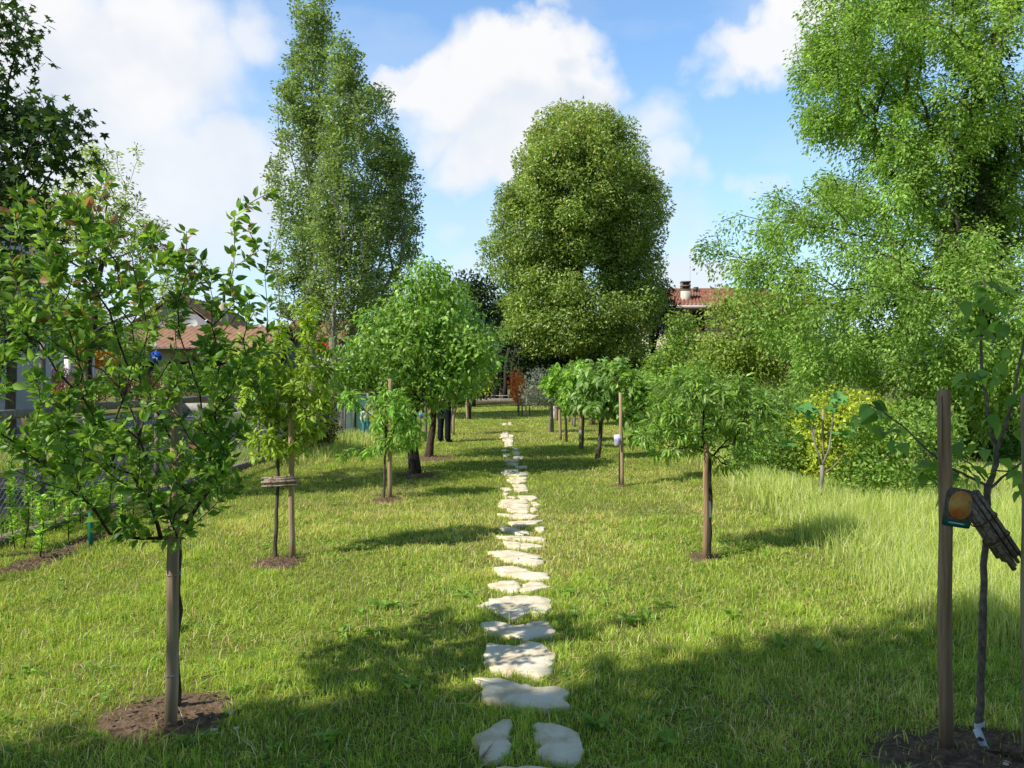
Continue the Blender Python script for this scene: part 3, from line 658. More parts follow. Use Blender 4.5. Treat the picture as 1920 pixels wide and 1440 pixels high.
# broad-leaved weeds: rosettes of dandelion and clover in the turf
def weeds():
    P = []; AX = []; N = []; C = []; LL = []
    spots = [(740, 1140), (720, 1140), (1240, 1140), (1215, 1165), (1060, 1115), (1085, 1160), (1180, 1170), (700, 1190), (760, 1290), (870, 1120), (1370, 1160), (640, 1190), (880, 955), (1460, 1210), (1530, 1225), (1120, 1370), (1250, 1400), (620, 1395), (130, 1160), (330, 1180)]
    cen = [G(*s)[:2] for s in spots] + [np.array([x, y]) for x, y in zip(RNG.uniform(-3.6, 3.0, 420), 2.6 + 12 * RNG.random(420) ** 1.3)]
    for j, c in enumerate(cen):
        if not free(np.array([c[0]]), np.array([c[1]]))[0]: continue
        big = j < len(spots); k = int(RNG.integers(7, 13)); a = RNG.random(k) * 2 * PI
        L = (RNG.uniform(.06, .12, k) if big else RNG.uniform(.02, .055, k)); el = RNG.uniform(.25, .9, k)
        P.append(np.column_stack([np.full(k, c[0]), np.full(k, c[1]), np.full(k, .012)]) + RNG.normal(size=(k, 3)) * [.012, .012, .004])
        AX.append(np.column_stack([np.cos(a) * np.cos(el), np.sin(a) * np.cos(el), np.sin(el)])); N.append(np.tile([0, 0, 1.], (k, 1)) + RNG.normal(size=(k, 3)) * .15)
        C.append(colours(k, (.075, .15, .02), (.13, .21, .035), RNG)); LL.append(L)
    P = np.concatenate(P); LL = np.concatenate(LL)
    V, T, C = leaf_arrays(P, np.concatenate(AX), np.concatenate(N), LL, LL * .38, T_DROOP, np.concatenate(C))
    tag(arr_obj('weeds', V, [T], M['grass'], col=C), kind='stuff')
weeds()

# ================================================================== THINGS
def stake(px, py, top, label, r=.026, mat='wood', lean=(0, 0), tie=None, group='wooden stakes beside the young fruit trees', name='tree_stake', d=None, tiemat='tape'):
    b = G(px, py) if d is None else A(px, py, d)
    d = b[1]; t = A(top[0], top[1], d + lean[1])
    n = 9; P = [b + (t - b) * k / (n - 1) + np.array([math.sin(k * 1.3 + px) * .004, 0, 0]) for k in range(n)]
    P[0] = P[0] - np.array([0, 0, .02]); R = [r * (1.04 - .012 * k + .02 * math.sin(k * 2.1 + px)) for k in range(n)]
    P.append(P[-1] + np.array([0, 0, .006])); R.append(R[-1] * .82)
    m = MB(); m.tube(P, R, 12)
    o = m.build(name, M[mat], origin=(b[0], b[1], 0), smooth=False)
    tag(o, label, 'stake', group)
    for ty in tie or []:
        q = A(px + (top[0] - px) * (ty - py) / (top[1] - py), ty, d)
        a = np.linspace(0, 2 * PI, 17); rr = r * 1.12
        pts = np.column_stack([q[0] + np.cos(a) * rr, q[1] + np.sin(a) * rr, q[2] + np.sin(a) * .004])
        MB().tube(pts, .003, 5, cap=False).build('tie', M[tiemat], o)
    return o

GR = (.06, .125, .018); GR2 = (.13, .2, .035)
# ---- left row
stake(320, 1365, (331, 745), 'thick weathered stake at front left, close in front of the nearest vase shaped tree', r=.027, tie=[1263, 1075], tiemat='tape')
d1 = 3.78
fork = A(334, 1005, d1)
ex = [(90, 420, 3.6), (40, 360, 3.7), (205, 325, 3.75), (150, 370, 3.9), (300, 470, 3.6), (345, 500, 3.9), (440, 405, 3.8), (465, 430, 3.75), (510, 360, 3.95), (395, 510, 3.7), (485, 470, 3.8), (15, 830, 3.6), (40, 620, 3.5), (500, 560, 3.9), (490, 700, 3.8), (205, 1000, 3.55), (250, 985, 3.5), (265, 1010, 3.65), (450, 905, 3.7), (410, 940, 3.65), (120, 860, 3.5), (455, 800, 3.8), (350, 1000, 3.5), (0, 480, 3.7), (120, 470, 3.5), (-40, 700, 3.7), (-60, 560, 3.8),
      (260, 420, 3.6), (20, 420, 3.6), (180, 400, 3.7), (440, 470, 3.8), (470, 380, 3.85), (500, 640, 3.8), (508, 460, 3.9), (65, 400, 3.8), (-20, 420, 3.7), (330, 960, 3.45), (300, 930, 3.5), (180, 960, 3.5), (390, 900, 3.5), (150, 920, 3.6), (60, 820, 3.6), (320, 880, 3.42), (345, 830, 3.42), (335, 780, 3.44), (315, 740, 3.45), (350, 920, 3.42)]
ex = np.array([A(*p) for p in ex])
tree('plum_tree', 'nearest left tree, vase shaped with bright green leaves and reddish shoot tips', [G(331, 1330), A(331, 1180, d1), fork],
     [E(240, 640, 230, 230, 3.75, .6), E(120, 520, 140, 150, 3.7, .6), E(420, 640, 90, 150, 3.8, .4), E(50, 700, 100, 190, 3.65, .6), E(250, 860, 200, 120, 3.65, .6), E(210, 470, 180, 90, 3.75, .5), E(330, 740, 120, 160, 3.55, .5), E(120, 840, 120, 80, 3.6, .4), E(390, 850, 100, 90, 3.7, .3)],
     n=260, per=21, L=.056, W=.027, tm=T_NEAR, c1=(.045, .105, .016), c2=(.145, .22, .035), rb=.017, rt=.0018, alpha=.35, rise=.75, arch=-.07, mode='twig', cr=.018, droop=.05, shell=2.8, step=.09,
     bark='bark_red', leaf='leaf_near', seed=3, tip=(.17, .085, .045), tipfrac=.03, extra=ex, jit=.75, cat='fruit tree', group='young fruit trees in two rows')
stake(548, 1047, (545, 745), 'yellowish stake rising beside a grey trunk, second from the front on the left', r=.027)
tree('fruit_tree', 'slender tree with yellow green leaves, holding a bundle of sticks', [G(516, 1046), A(520, 930, 6.98), A(523, 830, 6.98)],
     [E(545, 730, 80, 130, 6.98, .4), E(590, 640, 40, 70, 6.98, .25), E(500, 790, 60, 90, 6.98, .3), E(590, 750, 40, 70, 6.98, .25), E(568, 590, 22, 45, 6.98, .12, 0), E(470, 700, 40, 90, 6.98, .3)],
     n=210, per=24, L=.078, W=.025, tm=T_DROOP, c1=(.105, .17, .02), c2=(.22, .28, .04), rb=.016, rt=.002, alpha=.4, rise=.6, arch=-.05, mode='twig', cr=.03, droop=.35, shell=3, step=.12, bark='bark', seed=5, cat='fruit tree', group='young fruit trees in two rows')
stake(731, 936, (732, 711), 'tall pale stake in the left row with drooping peach leaves around it', r=.029)
tree('peach_tree', 'thin peach sapling with sparse drooping leaves, third in the left row', [G(719, 936), A(721, 880, 10.3), A(724, 800, 10.3)],
     [E(735, 800, 45, 60, 10.3, .4), E(680, 745, 35, 20, 10.3, .2), E(770, 800, 45, 50, 10.3, .3), E(740, 750, 50, 30, 10.3, .3), E(690, 850, 30, 12, 10.3, .2), E(660, 745, 25, 20, 10.3, .15), E(650, 860, 15, 8, 10.3, .1)],
     n=115, per=17, L=.115, W=.025, tm=T_DROOP, c1=(.09, .19, .03), c2=(.19, .29, .05), rb=.015, rt=.003, alpha=.4, rise=.3, arch=.1, mode='twig', cr=.04, droop=.7, shell=3, step=.15, seed=6, cat='fruit tree', group='young fruit trees in two rows')
def multi(kind, label, stems, **kw): return tree(kind, label, stems, **kw)
tree('cherry_tree', 'broad mature cherry tree with dark double trunk in the left row', [G(775, 890), A(770, 840, 12.9), A(777, 790, 12.9), A(782, 750, 12.9)],
     [E(770, 665, 105, 80, 12.9, 1.2), E(800, 575, 65, 65, 12.9, .8), E(690, 680, 55, 50, 12.9, .7), E(865, 660, 60, 75, 12.9, .8), E(800, 720, 90, 45, 12.9, 1.0), E(770, 600, 60, 50, 12.9, .8), E(800, 515, 36, 34, 12.9, .35), E(905, 640, 36, 36, 12.9, .35), E(655, 700, 40, 32, 12.9, .35), E(720, 610, 40, 40, 12.9, .4)],
     n=300, per=46, L=.105, W=.042, tm=T_DROOP, c1=(.065, .14, .02), c2=(.165, .245, .042), rb=.05, rt=.006, alpha=.35, rise=.25, arch=.05, cr=.18, droop=.5, cn=.9, shell=2.6, step=.25, bark='bark_dark', leaf='leaf_gloss', seed=8, cat='fruit tree', group='old cherry trees in the left row', flare=1.5)
mb = MB(); b = G(778, 889); mb.tube([b + np.array(v) for v in ((.05, .0, -.02), (.04, 0, .15), (.0, .01, .45), (-.03, 0, .8), (.04, .02, 1.1))], [.075, .055, .048, .043, .038], 8)
o = bpy.data.objects['cherry_tree']; mb.build('stem', M['bark_dark'], o, smooth=True)
tree('cherry_tree', 'cherry tree with single reddish trunk just beyond the double trunked one', [G(804, 858), A(812, 800, 15.4), A(812, 740, 15.4)],
     [E(850, 660, 80, 70, 15.4, 1.2), E(830, 580, 60, 50, 15.4, 1.), E(830, 708, 75, 24, 15.4, 1.), E(770, 700, 60, 40, 15.4, 1)],
     n=200, per=50, L=.105, W=.044, tm=T_DROOP, c1=(.055, .12, .018), c2=(.135, .21, .035), rb=.062, rt=.006, alpha=.35, rise=.2, arch=.05, cr=.22, droop=.75, cn=.8, shell=3.2, step=.3, bark='bark_red', leaf='leaf_gloss', seed=9, cat='fruit tree', group='old cherry trees in the left row', flare=1.6)
stake(797, 828, (799, 740), 'dark wooden stake right of the blue label plate', r=.04, mat='wood_grey')
stake(850, 815, (851, 745), 'pale stake just right of the person in dark trousers', r=.035)
tree('fruit_tree', 'small fruit tree behind the person in dark trousers', [G(848, 814), A(849, 770, 21.3), A(850, 740, 21.3)], [E(852, 715, 28, 30, 21.3)], n=40, per=22, L=.1, W=.045, c1=GR, c2=GR2, rb=.03, rt=.005, cr=.12, seed=12, step=.2, cat='fruit tree', group='young fruit trees in two rows')
stake(877, 787, (874, 742), 'pale stake left of the dark red trunk at the far left row', r=.05)
stake(881, 785, (883, 742), 'grey stake right of the dark red trunk at the far left row', r=.05, mat='wood_grey')
tree('fruit_tree', 'far left tree with yellow green crown and dark red trunk between two stakes', [G(879, 786), A(879, 760, 28.5), A(884, 738, 28.5)], [E(900, 722, 22, 24, 28.5, .5), E(880, 715, 25, 20, 28.5, .5)], n=60, per=20, L=.13, W=.06, c1=(.16, .2, .02), c2=(.26, .28, .03), rb=.07, rt=.008, cr=.15, seed=13, step=.25, bark='bark_red', cat='fruit tree', group='young fruit trees in two rows')
# blue label plate on a thin pole
b = G(787, 829); s = empty('plant_sign', b, 'small blue label plate on thin black pole in the left row', 'sign')
top = A(789, 778, b[1]); mb = MB(); mb.tube([b, (b[0] + .01, b[1], .3), top], .014, 6); mb.build('pole', M['dark_metal'], s)
MB().box(top, (.11, .012, .105), bev=.004).build('plate', M['sky_blue'], s)

# ---- bundles of sticks
def sticks(a, b, R, n, label, seed, ties):
    rng = np.random.default_rng(seed); a = np.array(a); b = np.array(b); ax = nrm(b - a); s = nrm(np.cross(ax, [0, 1, .1])); t = np.cross(ax, s)
    root = empty('stick_bundle', (a + b) / 2, label, 'stick bundle', 'bundles of cut sticks tied to trunks')
    mb = MB(); pts = []
    for k in range(n):
        r = R * math.sqrt((k + .5) / n); an = k * 2.4; o = s * r * math.cos(an) + t * r * math.sin(an)
        j0, j1 = rng.normal() * .02, rng.normal() * .02
        rr = R * rng.uniform(.16, .3)
        p = [a + o + ax * j0, (a + b) / 2 + o * .95 + rng.normal(size=3) * .002, b + o + ax * j1]
        mb.tube(p, [rr, rr * .95, rr * .9], 7)
    mb.build('sticks', M['stick'], root)
    for u in ties:
        c = a + (b - a) * u; an = np.linspace(0, 2 * PI, 19); P = c + (np.cos(an)[:, None] * s + np.sin(an)[:, None] * t) * (R * 1.22) + np.sin(an * 3)[:, None] * ax * .003
        MB().tube(P, R * .07, 5, cap=False).build('tie', M['rope'], root)
sticks(A(497, 905, 6.9), A(556, 902, 6.88), .042, 15, 'brown stick bundle lying level across the slender left trunk and stake', 4, (.25, .7))

# ---- right row, nearest tree
stake(1773, 1405, (1771, 734), 'tall round stake at front right with a vertical crack at its top', r=.0285, mat='wood_brown')
o = bpy.data.objects.new('x', None); bpy.data.objects.remove(o)
o = [q for q in bpy.data.objects if q.name.startswith('tree_stake')][-1]
m = MB(); c0 = A(1766, 742, 3.36); c1 = A(1768, 862, 3.36); o_y = o.location.y - .0295
m.add([(c0[0] - .0022, o_y, c0[2]), (c0[0] + .0022, o_y, c0[2]), (c1[0] + .0012, o_y, c1[2]), (c1[0], o_y, c1[2])], [(0, 1, 2, 3)]); m.build('crack', M['bark_dark'], o)
stake(1929, 1428, (1927, 742), 'stake cut off by the right edge of the picture', r=.026)
root = empty('apple_tree', G(1836, 1376), 'nearest right sapling with bare knotty trunk and few large leaves', 'fruit tree', 'young fruit trees in two rows')
D = 3.52; ch = lambda pts: np.array([A(x, y, D + dd) for x, y, dd in pts])
chains = [(ch([(1836, 1378, .03), (1838, 1300, .02), (1842, 1180, 0), (1846, 1060, 0), (1851, 980, 0), (1853, 910, 0)]), (.0165, .0135)),
          (ch([(1853, 912, 0), (1868, 870, 0), (1868, 845, 0), (1855, 790, .02), (1842, 700, .03), (1838, 630, .05), (1846, 550, .05), (1845, 520, .05)]), (.0125, .003)),
          (ch([(1868, 848, 0), (1885, 800, -.02), (1902, 740, -.03), (1916, 660, -.03), (1930, 560, 0)]), (.009, .003)),
          (ch([(1852, 912, 0), (1815, 893, -.05), (1770, 872, -.1), (1735, 840, -.12), (1700, 805, -.14), (1660, 775, -.15), (1630, 760, -.16)]), (.006, .0022)),
          (ch([(1853, 918, 0), (1880, 895, .05), (1905, 875, .06), (1940, 850, .08)]), (.007, .003)),
          (ch([(1848, 900, 0), (1820, 870, .06), (1790, 850, .1), (1760, 835, .14)]), (.004, .002)),
          (ch([(1862, 880, 0), (1900, 885, .03), (1940, 900, .05)]), (.004, .002))]
mb = MB(); rng = np.random.default_rng(3)
for P, (ra, rb_) in chains:
    n = 4 * (len(P) - 1) + 1; t = np.linspace(0, len(P) - 1, n); i = np.minimum(t.astype(int), len(P) - 2); u = (t - i)[:, None]
    Q = P[i] * (1 - u) + P[i + 1] * u + rng.normal(size=(n, 3)) * .0016; R = np.linspace(ra, rb_, n) * (1 + .13 * (rng.random(n) > .7))
    mb.tube(Q, R, 8)
mb.build('trunk', M['bark_mid'], root, smooth=True)
LP = [(1845, 525, 0), (1830, 545, 1), (1868, 540, 2), (1835, 575, 3), (1825, 590, 4), (1868, 585, 5), (1822, 610, 6), (1850, 610, 7), (1835, 640, 8), (1885, 605, 9), (1820, 705, 10), (1815, 720, 11), (1850, 700, 12), (1865, 690, 13), (1880, 690, 14), (1905, 800, 15), (1915, 740, 16), (1690, 800, 17), (1660, 780, 18), (1640, 765, 19), (1680, 830, 20), (1725, 830, 21), (1760, 880, 22), (1770, 870, 23), (1800, 885, 24), (1745, 900, 25), (1755, 850, 26), (1790, 925, 27), (1730, 895, 28), (1810, 880, 29), (1905, 905, 30), (1912, 880, 31), (1885, 862, 32), (1840, 840, 33), (1855, 780, 34), (1895, 650, 35), (1870, 650, 36), (1830, 760, 37), (1790, 840, 38), (1630, 760, 39), (1645, 790, 40), (1610, 780, 41)]
P = []; AX = []; 
for x, y, k in LP:
    for q in range(3):
        P.append(A(x + rng.normal() * 7, y + rng.normal() * 8, D + rng.normal() * .05)); an = rng.random() * 2 * PI
        AX.append((math.cos(an), math.sin(an) * .6, -.45 + rng.normal() * .35))
n = len(P); LL = rng.uniform(.055, .105, n)
V, T, C = leaf_arrays(np.array(P), np.array(AX), np.tile([0, -.25, 1.], (n, 1)) + rng.normal(size=(n, 3)) * .45, LL, LL * .56, T_DROOP, colours(n, (.065, .13, .025), (.13, .21, .04), rng))
arr_obj('crown', V, [T], M['leaf_soft'], root, col=C)
sticks(A(1818, 935, 3.40), A(1893, 1045, 3.38), .046, 17, 'grey stick bundle hanging aslant on the nearest right sapling', 9, (.35, .66))
# picture tag hanging between stake and trunk
c = A(1797, 952, 3.36); s = empty('plant_tag', c, 'picture tag with a ripe peach and green lower band on the front right stake', 'plant tag')
def card(o_name, mat, parent, c, w, h, dy, rot, n=18, k=4.0, off=(0, 0), t=.0015):
    a = np.linspace(0, 2 * PI, n, endpoint=False); ca, sa = np.cos(a), np.sin(a)
    x = np.sign(ca) * np.abs(ca) ** (2 / k) * w / 2 + off[0]; z = np.sign(sa) * np.abs(sa) ** (2 / k) * h / 2 + off[1]
    X = x * math.cos(rot) - z * math.sin(rot); Z = x * math.sin(rot) + z * math.cos(rot)
    f = np.column_stack([c[0] + X, np.full(n, c[1] + dy), c[2] + Z]); b = f + [0, t, 0]
    return MB().add(np.concatenate([f, b]), [tuple(range(n)), tuple(range(2 * n - 1, n - 1, -1))] + [(i, n + i, n + (i + 1) % n, (i + 1) % n) for i in range(n)]).build(o_name, mat, parent)
card('tag_card', M['bark_mid'], s, c, .125, .17, 0, -.16, k=5)
card('green_band', M['green_paint'], s, c, .125, .03, -.003, -.16, off=(0, -.07), k=6)
card('text_line', M['white'], s, c, .07, .006, -.0045, -.16, off=(.0, -.068), k=6)
card('peach_picture', M['peach'], s, c, .105, .125, -.003, -.16, off=(.006, .012), k=2.1)
# white label strip at the trunk's foot
a, b_ = A(1831, 1365, 3.46), A(1857, 1428, 3.33)
s = empty('plant_label', a, 'white label strip looped on the foot of the nearest right sapling', 'plant label')
ax = nrm(b_ - a); sd_ = np.array([.016, 0, .006])
MB().add([a - sd_, a + sd_, b_ + sd_, b_ - sd_, a - sd_ + [0, .002, -.002], a + sd_ + [0, .002, -.002], b_ + sd_ + [0, .002, -.002], b_ - sd_ + [0, .002, -.002]], [(0, 3, 2, 1), (4, 5, 6, 7), (0, 1, 5, 4), (1, 2, 6, 5), (2, 3, 7, 6), (3, 0, 4, 7)]).build('strip', M['white'], s)
an = np.linspace(0, 2 * PI, 15); cc = G(1836, 1376) + np.array([0, 0, .03]); pts = np.column_stack([cc[0] + np.cos(an) * .021, cc[1] + np.sin(an) * .021, np.full(15, .05) + .012 * np.cos(an)])
Vb = np.concatenate([pts - [0, 0, .012], pts + [0, 0, .012]]); MB().add(Vb, [(i, i + 1, 16 + i, 15 + i) for i in range(14)]).build('loop', M['white'], s)

# ---- second right tree: peach with round crown
stake(1323, 1050, (1324, 835), 'brown stake standing in front of the round crowned peach trunk', r=.024, mat='wood_brown')
tree('peach_tree', 'peach tree with dense round crown of narrow drooping leaves, right of the path', [G(1329, 1046) + [0, .03, 0], A(1332, 930, 7.0), A(1328, 850, 7.0)],
     [E(1320, 775, 100, 65, 7.0, .5), E(1240, 800, 50, 55, 7.0, .3), E(1405, 790, 50, 60, 7.0, .3), E(1320, 730, 100, 35, 7.0, .4), E(1390, 860, 45, 25, 7.0, .25), E(1260, 850, 45, 25, 7, .25), E(1205, 815, 30, 25, 7, .12), E(1440, 770, 30, 35, 7, .12), E(1300, 700, 40, 14, 7, .1), E(1380, 705, 35, 14, 7, .1)],
     n=200, per=22, L=.092, W=.019, tm=T_DROOP, c1=(.065, .135, .018), c2=(.155, .22, .04), rb=.02, rt=.0025, alpha=.35, rise=.2, arch=.08, mode='twig', cr=.05, droop=.45, shell=3.6, step=.1, bark='bark_dark', leaf='leaf_gloss', seed=21, cat='fruit tree', group='young fruit trees in two rows', upn=.9, jit=.5)
c = A(1328, 955, 6.88); s = card('plant_tag', M['white'], None, np.array([c[0], c[1] - .0, c[2]]), .055, .15, 0, .06, k=6); tag(s, 'white tag on the trunk of the round crowned peach tree', 'plant tag')
# ---- third and following right trees
stake(1167, 911, (1163, 737), 'slim pale stake with a white violet tag, third in the right row', r=.027, group='wooden stakes beside the young fruit trees')
c = A(1158, 825, 11.4); s = card('plant_tag', M['card_pale'], None, c, .105, .165, 0, .1, k=9); tag(s, 'white and violet picture tag on the third right stake', 'plant tag')
tree('fruit_tree', 'thin dark trunked sapling behind the stake with violet tag', [G(1162, 911), A(1162, 850, 11.55), A(1166, 780, 11.55)], [E(1190, 745, 26, 50, 11.5, .3, .35), E(1192, 800, 16, 40, 11.5, .2, .2), E(1165, 700, 34, 18, 11.5, .3, .4)], n=48, per=15, L=.13, W=.055, tm=T_DROOP, c1=GR, c2=GR2, rb=.014, rt=.004, mode='twig', cr=.05, droop=.6, step=.15, seed=22, bark='bark_dark', cat='fruit tree', group='young fruit trees in two rows')
tree('fruit_tree', 'leaning grey trunked tree with pale drooping leaves in the right row', [G(1120, 861), A(1126, 810, 15.2), A(1131, 775, 15.2)], [E(1140, 710, 62, 38, 15.2, .7), E(1110, 745, 45, 35, 15.2, .5), E(1155, 750, 40, 35, 15.2, .5), E(1160, 690, 35, 20, 15.2, .4)], n=105, per=20, L=.16, W=.07, tm=T_DROOP, c1=(.08, .15, .035), c2=(.175, .25, .07), rb=.042, rt=.006, mode='twig', cr=.07, droop=.75, step=.18, alpha=.3, rise=.1, arch=.15, seed=23, bark='bark', cat='fruit tree', group='young fruit trees in two rows')
stake(1088, 842, (1091, 735), 'brown stake with white tag, fourth stake of the right row', r=.035)
c = A(1088, 812, 17.1); s = card('plant_tag', M['white'], None, c, .07, .15, 0, 0, k=5); tag(s, 'small white tag halfway up the fourth right stake', 'plant tag')
tree('fruit_tree', 'sapling with pale trunk close behind the white tagged stake', [G(1092, 843) + [0, .15, 0], A(1094, 790, 17.3), A(1092, 755, 17.3)], [E(1075, 745, 32, 30, 17.3, .4), E(1095, 700, 30, 25, 17.3, .4)], n=60, per=17, L=.15, W=.065, tm=T_DROOP, c1=(.1, .19, .03), c2=(.2, .29, .06), rb=.025, rt=.005, mode='twig', cr=.06, droop=.7, step=.18, seed=24, cat='fruit tree', group='young fruit trees in two rows')
stake(1051, 825, (1048, 720), 'orange brown stake, fifth of the right row', r=.037, mat='wood')
tree('fruit_tree', 'dark stemmed tree right of the orange brown stake', [G(1062, 829), A(1061, 790, 19), A(1058, 755, 19)], [E(1050, 715, 34, 36, 19, .5), E(1062, 745, 26, 20, 19, .4)], n=75, per=20, L=.13, W=.065, tm=T_FAR, c1=(.09, .17, .02), c2=(.17, .27, .04), rb=.028, rt=.005, mode='twig', cr=.08, droop=.5, step=.2, seed=25, bark='bark_dark', cat='fruit tree', group='young fruit trees in two rows')
stake(1036, 811, (1034, 745), 'stake under the silvery olive crown', r=.045)
tree('olive_tree', 'small olive tree with silvery grey crown at the far right row', [G(1032, 811), A(1032, 770, 22), A(1028, 748, 22)], [E(1012, 722, 30, 34, 22, .6), E(1030, 740, 22, 22, 22, .4), E(1005, 745, 22, 14, 22, .4)], n=100, per=26, L=.085, W=.022, c1=(.15, .19, .14), c2=(.27, .32, .25), rb=.04, rt=.006, cr=.13, droop=.2, step=.2, seed=26, bark='bark_pale', cat='olive tree', leaf='leaf_dark')
for k, (px, py, tx, ty, lab, mt) in enumerate([(1077, 801, 1078, 745, 'dark thin post in the tall grass behind the fifth right stake', 'wood_grey'), (1109, 797, 1107, 735, 'left one of two posts close together in the tall grass', 'wood'), (1114, 797, 1113, 735, 'right one of two posts close together in the tall grass', 'wood_brown'), (1044, 789, 1043, 745, 'reddish far post behind the orange brown stake', 'wood_brown'), (1067, 791, 1067, 748, 'grey far post between the dark stem and the white tag', 'wood_grey'), (1039, 786, 1039, 762, 'short white painted post beside the olive tree', 'white'), (1087, 792, 1086, 745, 'far red brown post behind the white tagged stake', 'wood_brown')]):
    stake(px, py, (tx, ty), lab, r=.045, mat=mt, group='far posts in the right row')
for k, (px, py, cx, cy_, rx, rz, lab) in enumerate([(1075, 798, 1085, 712, 30, 30, 'bushy fruit tree behind the pale sapling of the right row'), (1112, 795, 1118, 722, 30, 32, 'rounded fruit tree above the two close posts in tall grass'), (1046, 788, 1050, 718, 24, 26, 'far small fruit tree behind the orange brown stake')]):
    p = G(px, py); d = p[1]
    tree('fruit_tree', lab, [p, A(px + 1, 765, d), A(px + 2, 745, d)], [E(cx, cy_, rx, rz, d, .6)], n=80, per=20, L=.15, W=.07, c1=GR, c2=GR2, rb=.05, rt=.006, cr=.16, seed=30 + k, step=.25, cat='fruit tree', group='young fruit trees in two rows')
# orange leaved shrub with four thin poles
tree('copper_shrub', 'shrub with copper orange leaves at the far end of the lawn', [A(972, 778, 34) * [1, 1, 0], A(972, 760, 34), A(971, 745, 34)], [E(970, 722, 14, 24, 34, .4), E(978, 738, 16, 16, 34, .4), E(1003, 733, 10, 10, 34, .3)], n=70, per=20, L=.13, W=.08, c1=(.3, .09, .025), c2=(.5, .2, .06), rb=.04, rt=.008, cr=.13, seed=40, step=.25, cat='shrub')
for k, (px, py) in enumerate([(973, 780), (979, 781), (986, 782), (993, 779)]):
    b = G(px, py); t = A(px, 742, b[1])
    tag(MB().tube([b - [0, 0, .03], (b + t) / 2, t], .032, 6).build('pole', M['bark_pale'], origin=(b[0], b[1], 0)), ['leftmost', 'second from left', 'third from left', 'rightmost'][k] + ' of four thin pale poles below the orange shrub', 'pole', 'four thin poles at the end of the lawn')

# ---- fig sapling
b = G(1541, 946); d = b[1]; root = empty('fig_tree', b, 'young fig tree with pale forked stems and large lobed leaves', 'fig tree')
mb = MB()
for pts, r in (([(1541, 948), (1541, 910), (1541, 872)], (.026, .022)), ([(1541, 874), (1530, 840), (1521, 800), (1513, 770), (1508, 762)], (.015, .007)), ([(1541, 874), (1555, 840), (1560, 800), (1563, 760), (1572, 740)], (.015, .007)), ([(1541, 890), (1562, 875), (1580, 855)], (.009, .005)), ([(1538, 860), (1528, 835), (1525, 780)], (.008, .005))):
    P = np.array([A(x, y, d) for x, y in pts]); mb.tube(P, np.linspace(r[0], r[1], len(P)), 8)
mb.build('trunk', M['bark_pale'], root, smooth=True)
rng = np.random.default_rng(5); P = []; AX = []
for x, y, k in ((1508, 765, 9), (1525, 775, 4), (1572, 745, 9), (1560, 760, 4), (1470, 825, 4), (1485, 812, 3), (1580, 815, 7), (1595, 805, 4), (1500, 760, 4)):
    for _ in range(k):
        a = rng.random() * 2 * PI; P.append(A(x + rng.normal() * 8, y + rng.normal() * 6, d + rng.normal() * .06)); AX.append((math.cos(a), math.sin(a), -.55 + rng.normal() * .25))
n = len(P); LL = rng.uniform(.10, .2, n)
V, T, C = leaf_arrays(np.array(P), np.array(AX), np.tile([0, 0, 1.], (n, 1)) + rng.normal(size=(n, 3)) * .3, LL, LL, T_PALM, colours(n, (.045, .12, .03), (.085, .19, .05), rng))
arr_obj('crown', V, [T], M['leaf_gloss'], root, col=C)
stake(1543, 944, (1543, 768), 'thin stake inside the young fig tree', r=.016, mat='wood')

# ================================================================== right side hedge and trees
def shrub(name, label, ells, n, per, L, W, c1, c2, cr=.12, seed=1, cat='shrub', group=None, leaf='leaf', tip=None, shell=6, bark='bark_dark', rb=.03, tm=T_FAR, droop=.2):
    c = np.mean([e[0] for e in ells], axis=0); base = np.array([ells[0][0][0], ells[0][0][1], 0.])
    return tree(name, label, [base, base + [0, 0, .12], base + [0, .02, .3]], ells, n=n, per=per, L=L, W=W, tm=tm, c1=c1, c2=c2, rb=rb, rt=.004, cr=cr, seed=seed, cat=cat, group=group, leaf=leaf, tip=tip, shell=shell, bark=bark, alpha=.2, rise=.1, step=.2, droop=droop, fork=1, crown='foliage')
def W_(x, y, z, rx, ry, rz): return (np.array([x, y, z]), np.array([rx, ry, rz]))
shrub('hedge', 'long clipped dark green hedge along the right edge of the lawn', [W_(3.9 + .1 * k, 22.5 - 1.15 * k, .75, .75, .8, .72) for k in range(10)], 560, 60, .06, .032, (.055, .105, .018), (.125, .185, .034), cr=.16, seed=51, cat='hedge')
shrub('golden_shrub', 'golden yellow leaved shrub behind the young fig tree', [E(1585, 815, 95, 78, 11.3, .9), E(1610, 780, 50, 30, 11.3, .4), E(1540, 870, 40, 35, 11.2, .4)], 210, 45, .06, .035, (.14, .185, .018), (.28, .31, .03), cr=.13, seed=52)
shrub('mixed_shrub', 'loose dark shrub with reddish twigs at the right end of the hedge', [E(1690, 850, 90, 90, 10.0, .8), E(1720, 800, 60, 40, 10.2, .6), E(1640, 900, 60, 45, 10.1, .5)], 200, 40, .06, .034, (.06, .13, .02), (.15, .21, .035), cr=.15, seed=53, bark='bark_red')
shrub('green_shrub', 'mid green shrub standing between hedge and golden shrub', [E(1480, 830, 85, 75, 12.0, .8), E(1440, 870, 60, 45, 12.0, .6), E(1500, 780, 60, 40, 12.3, .6)], 180, 48, .06, .034, (.06, .115, .018), (.13, .19, .035), cr=.14, seed=54)
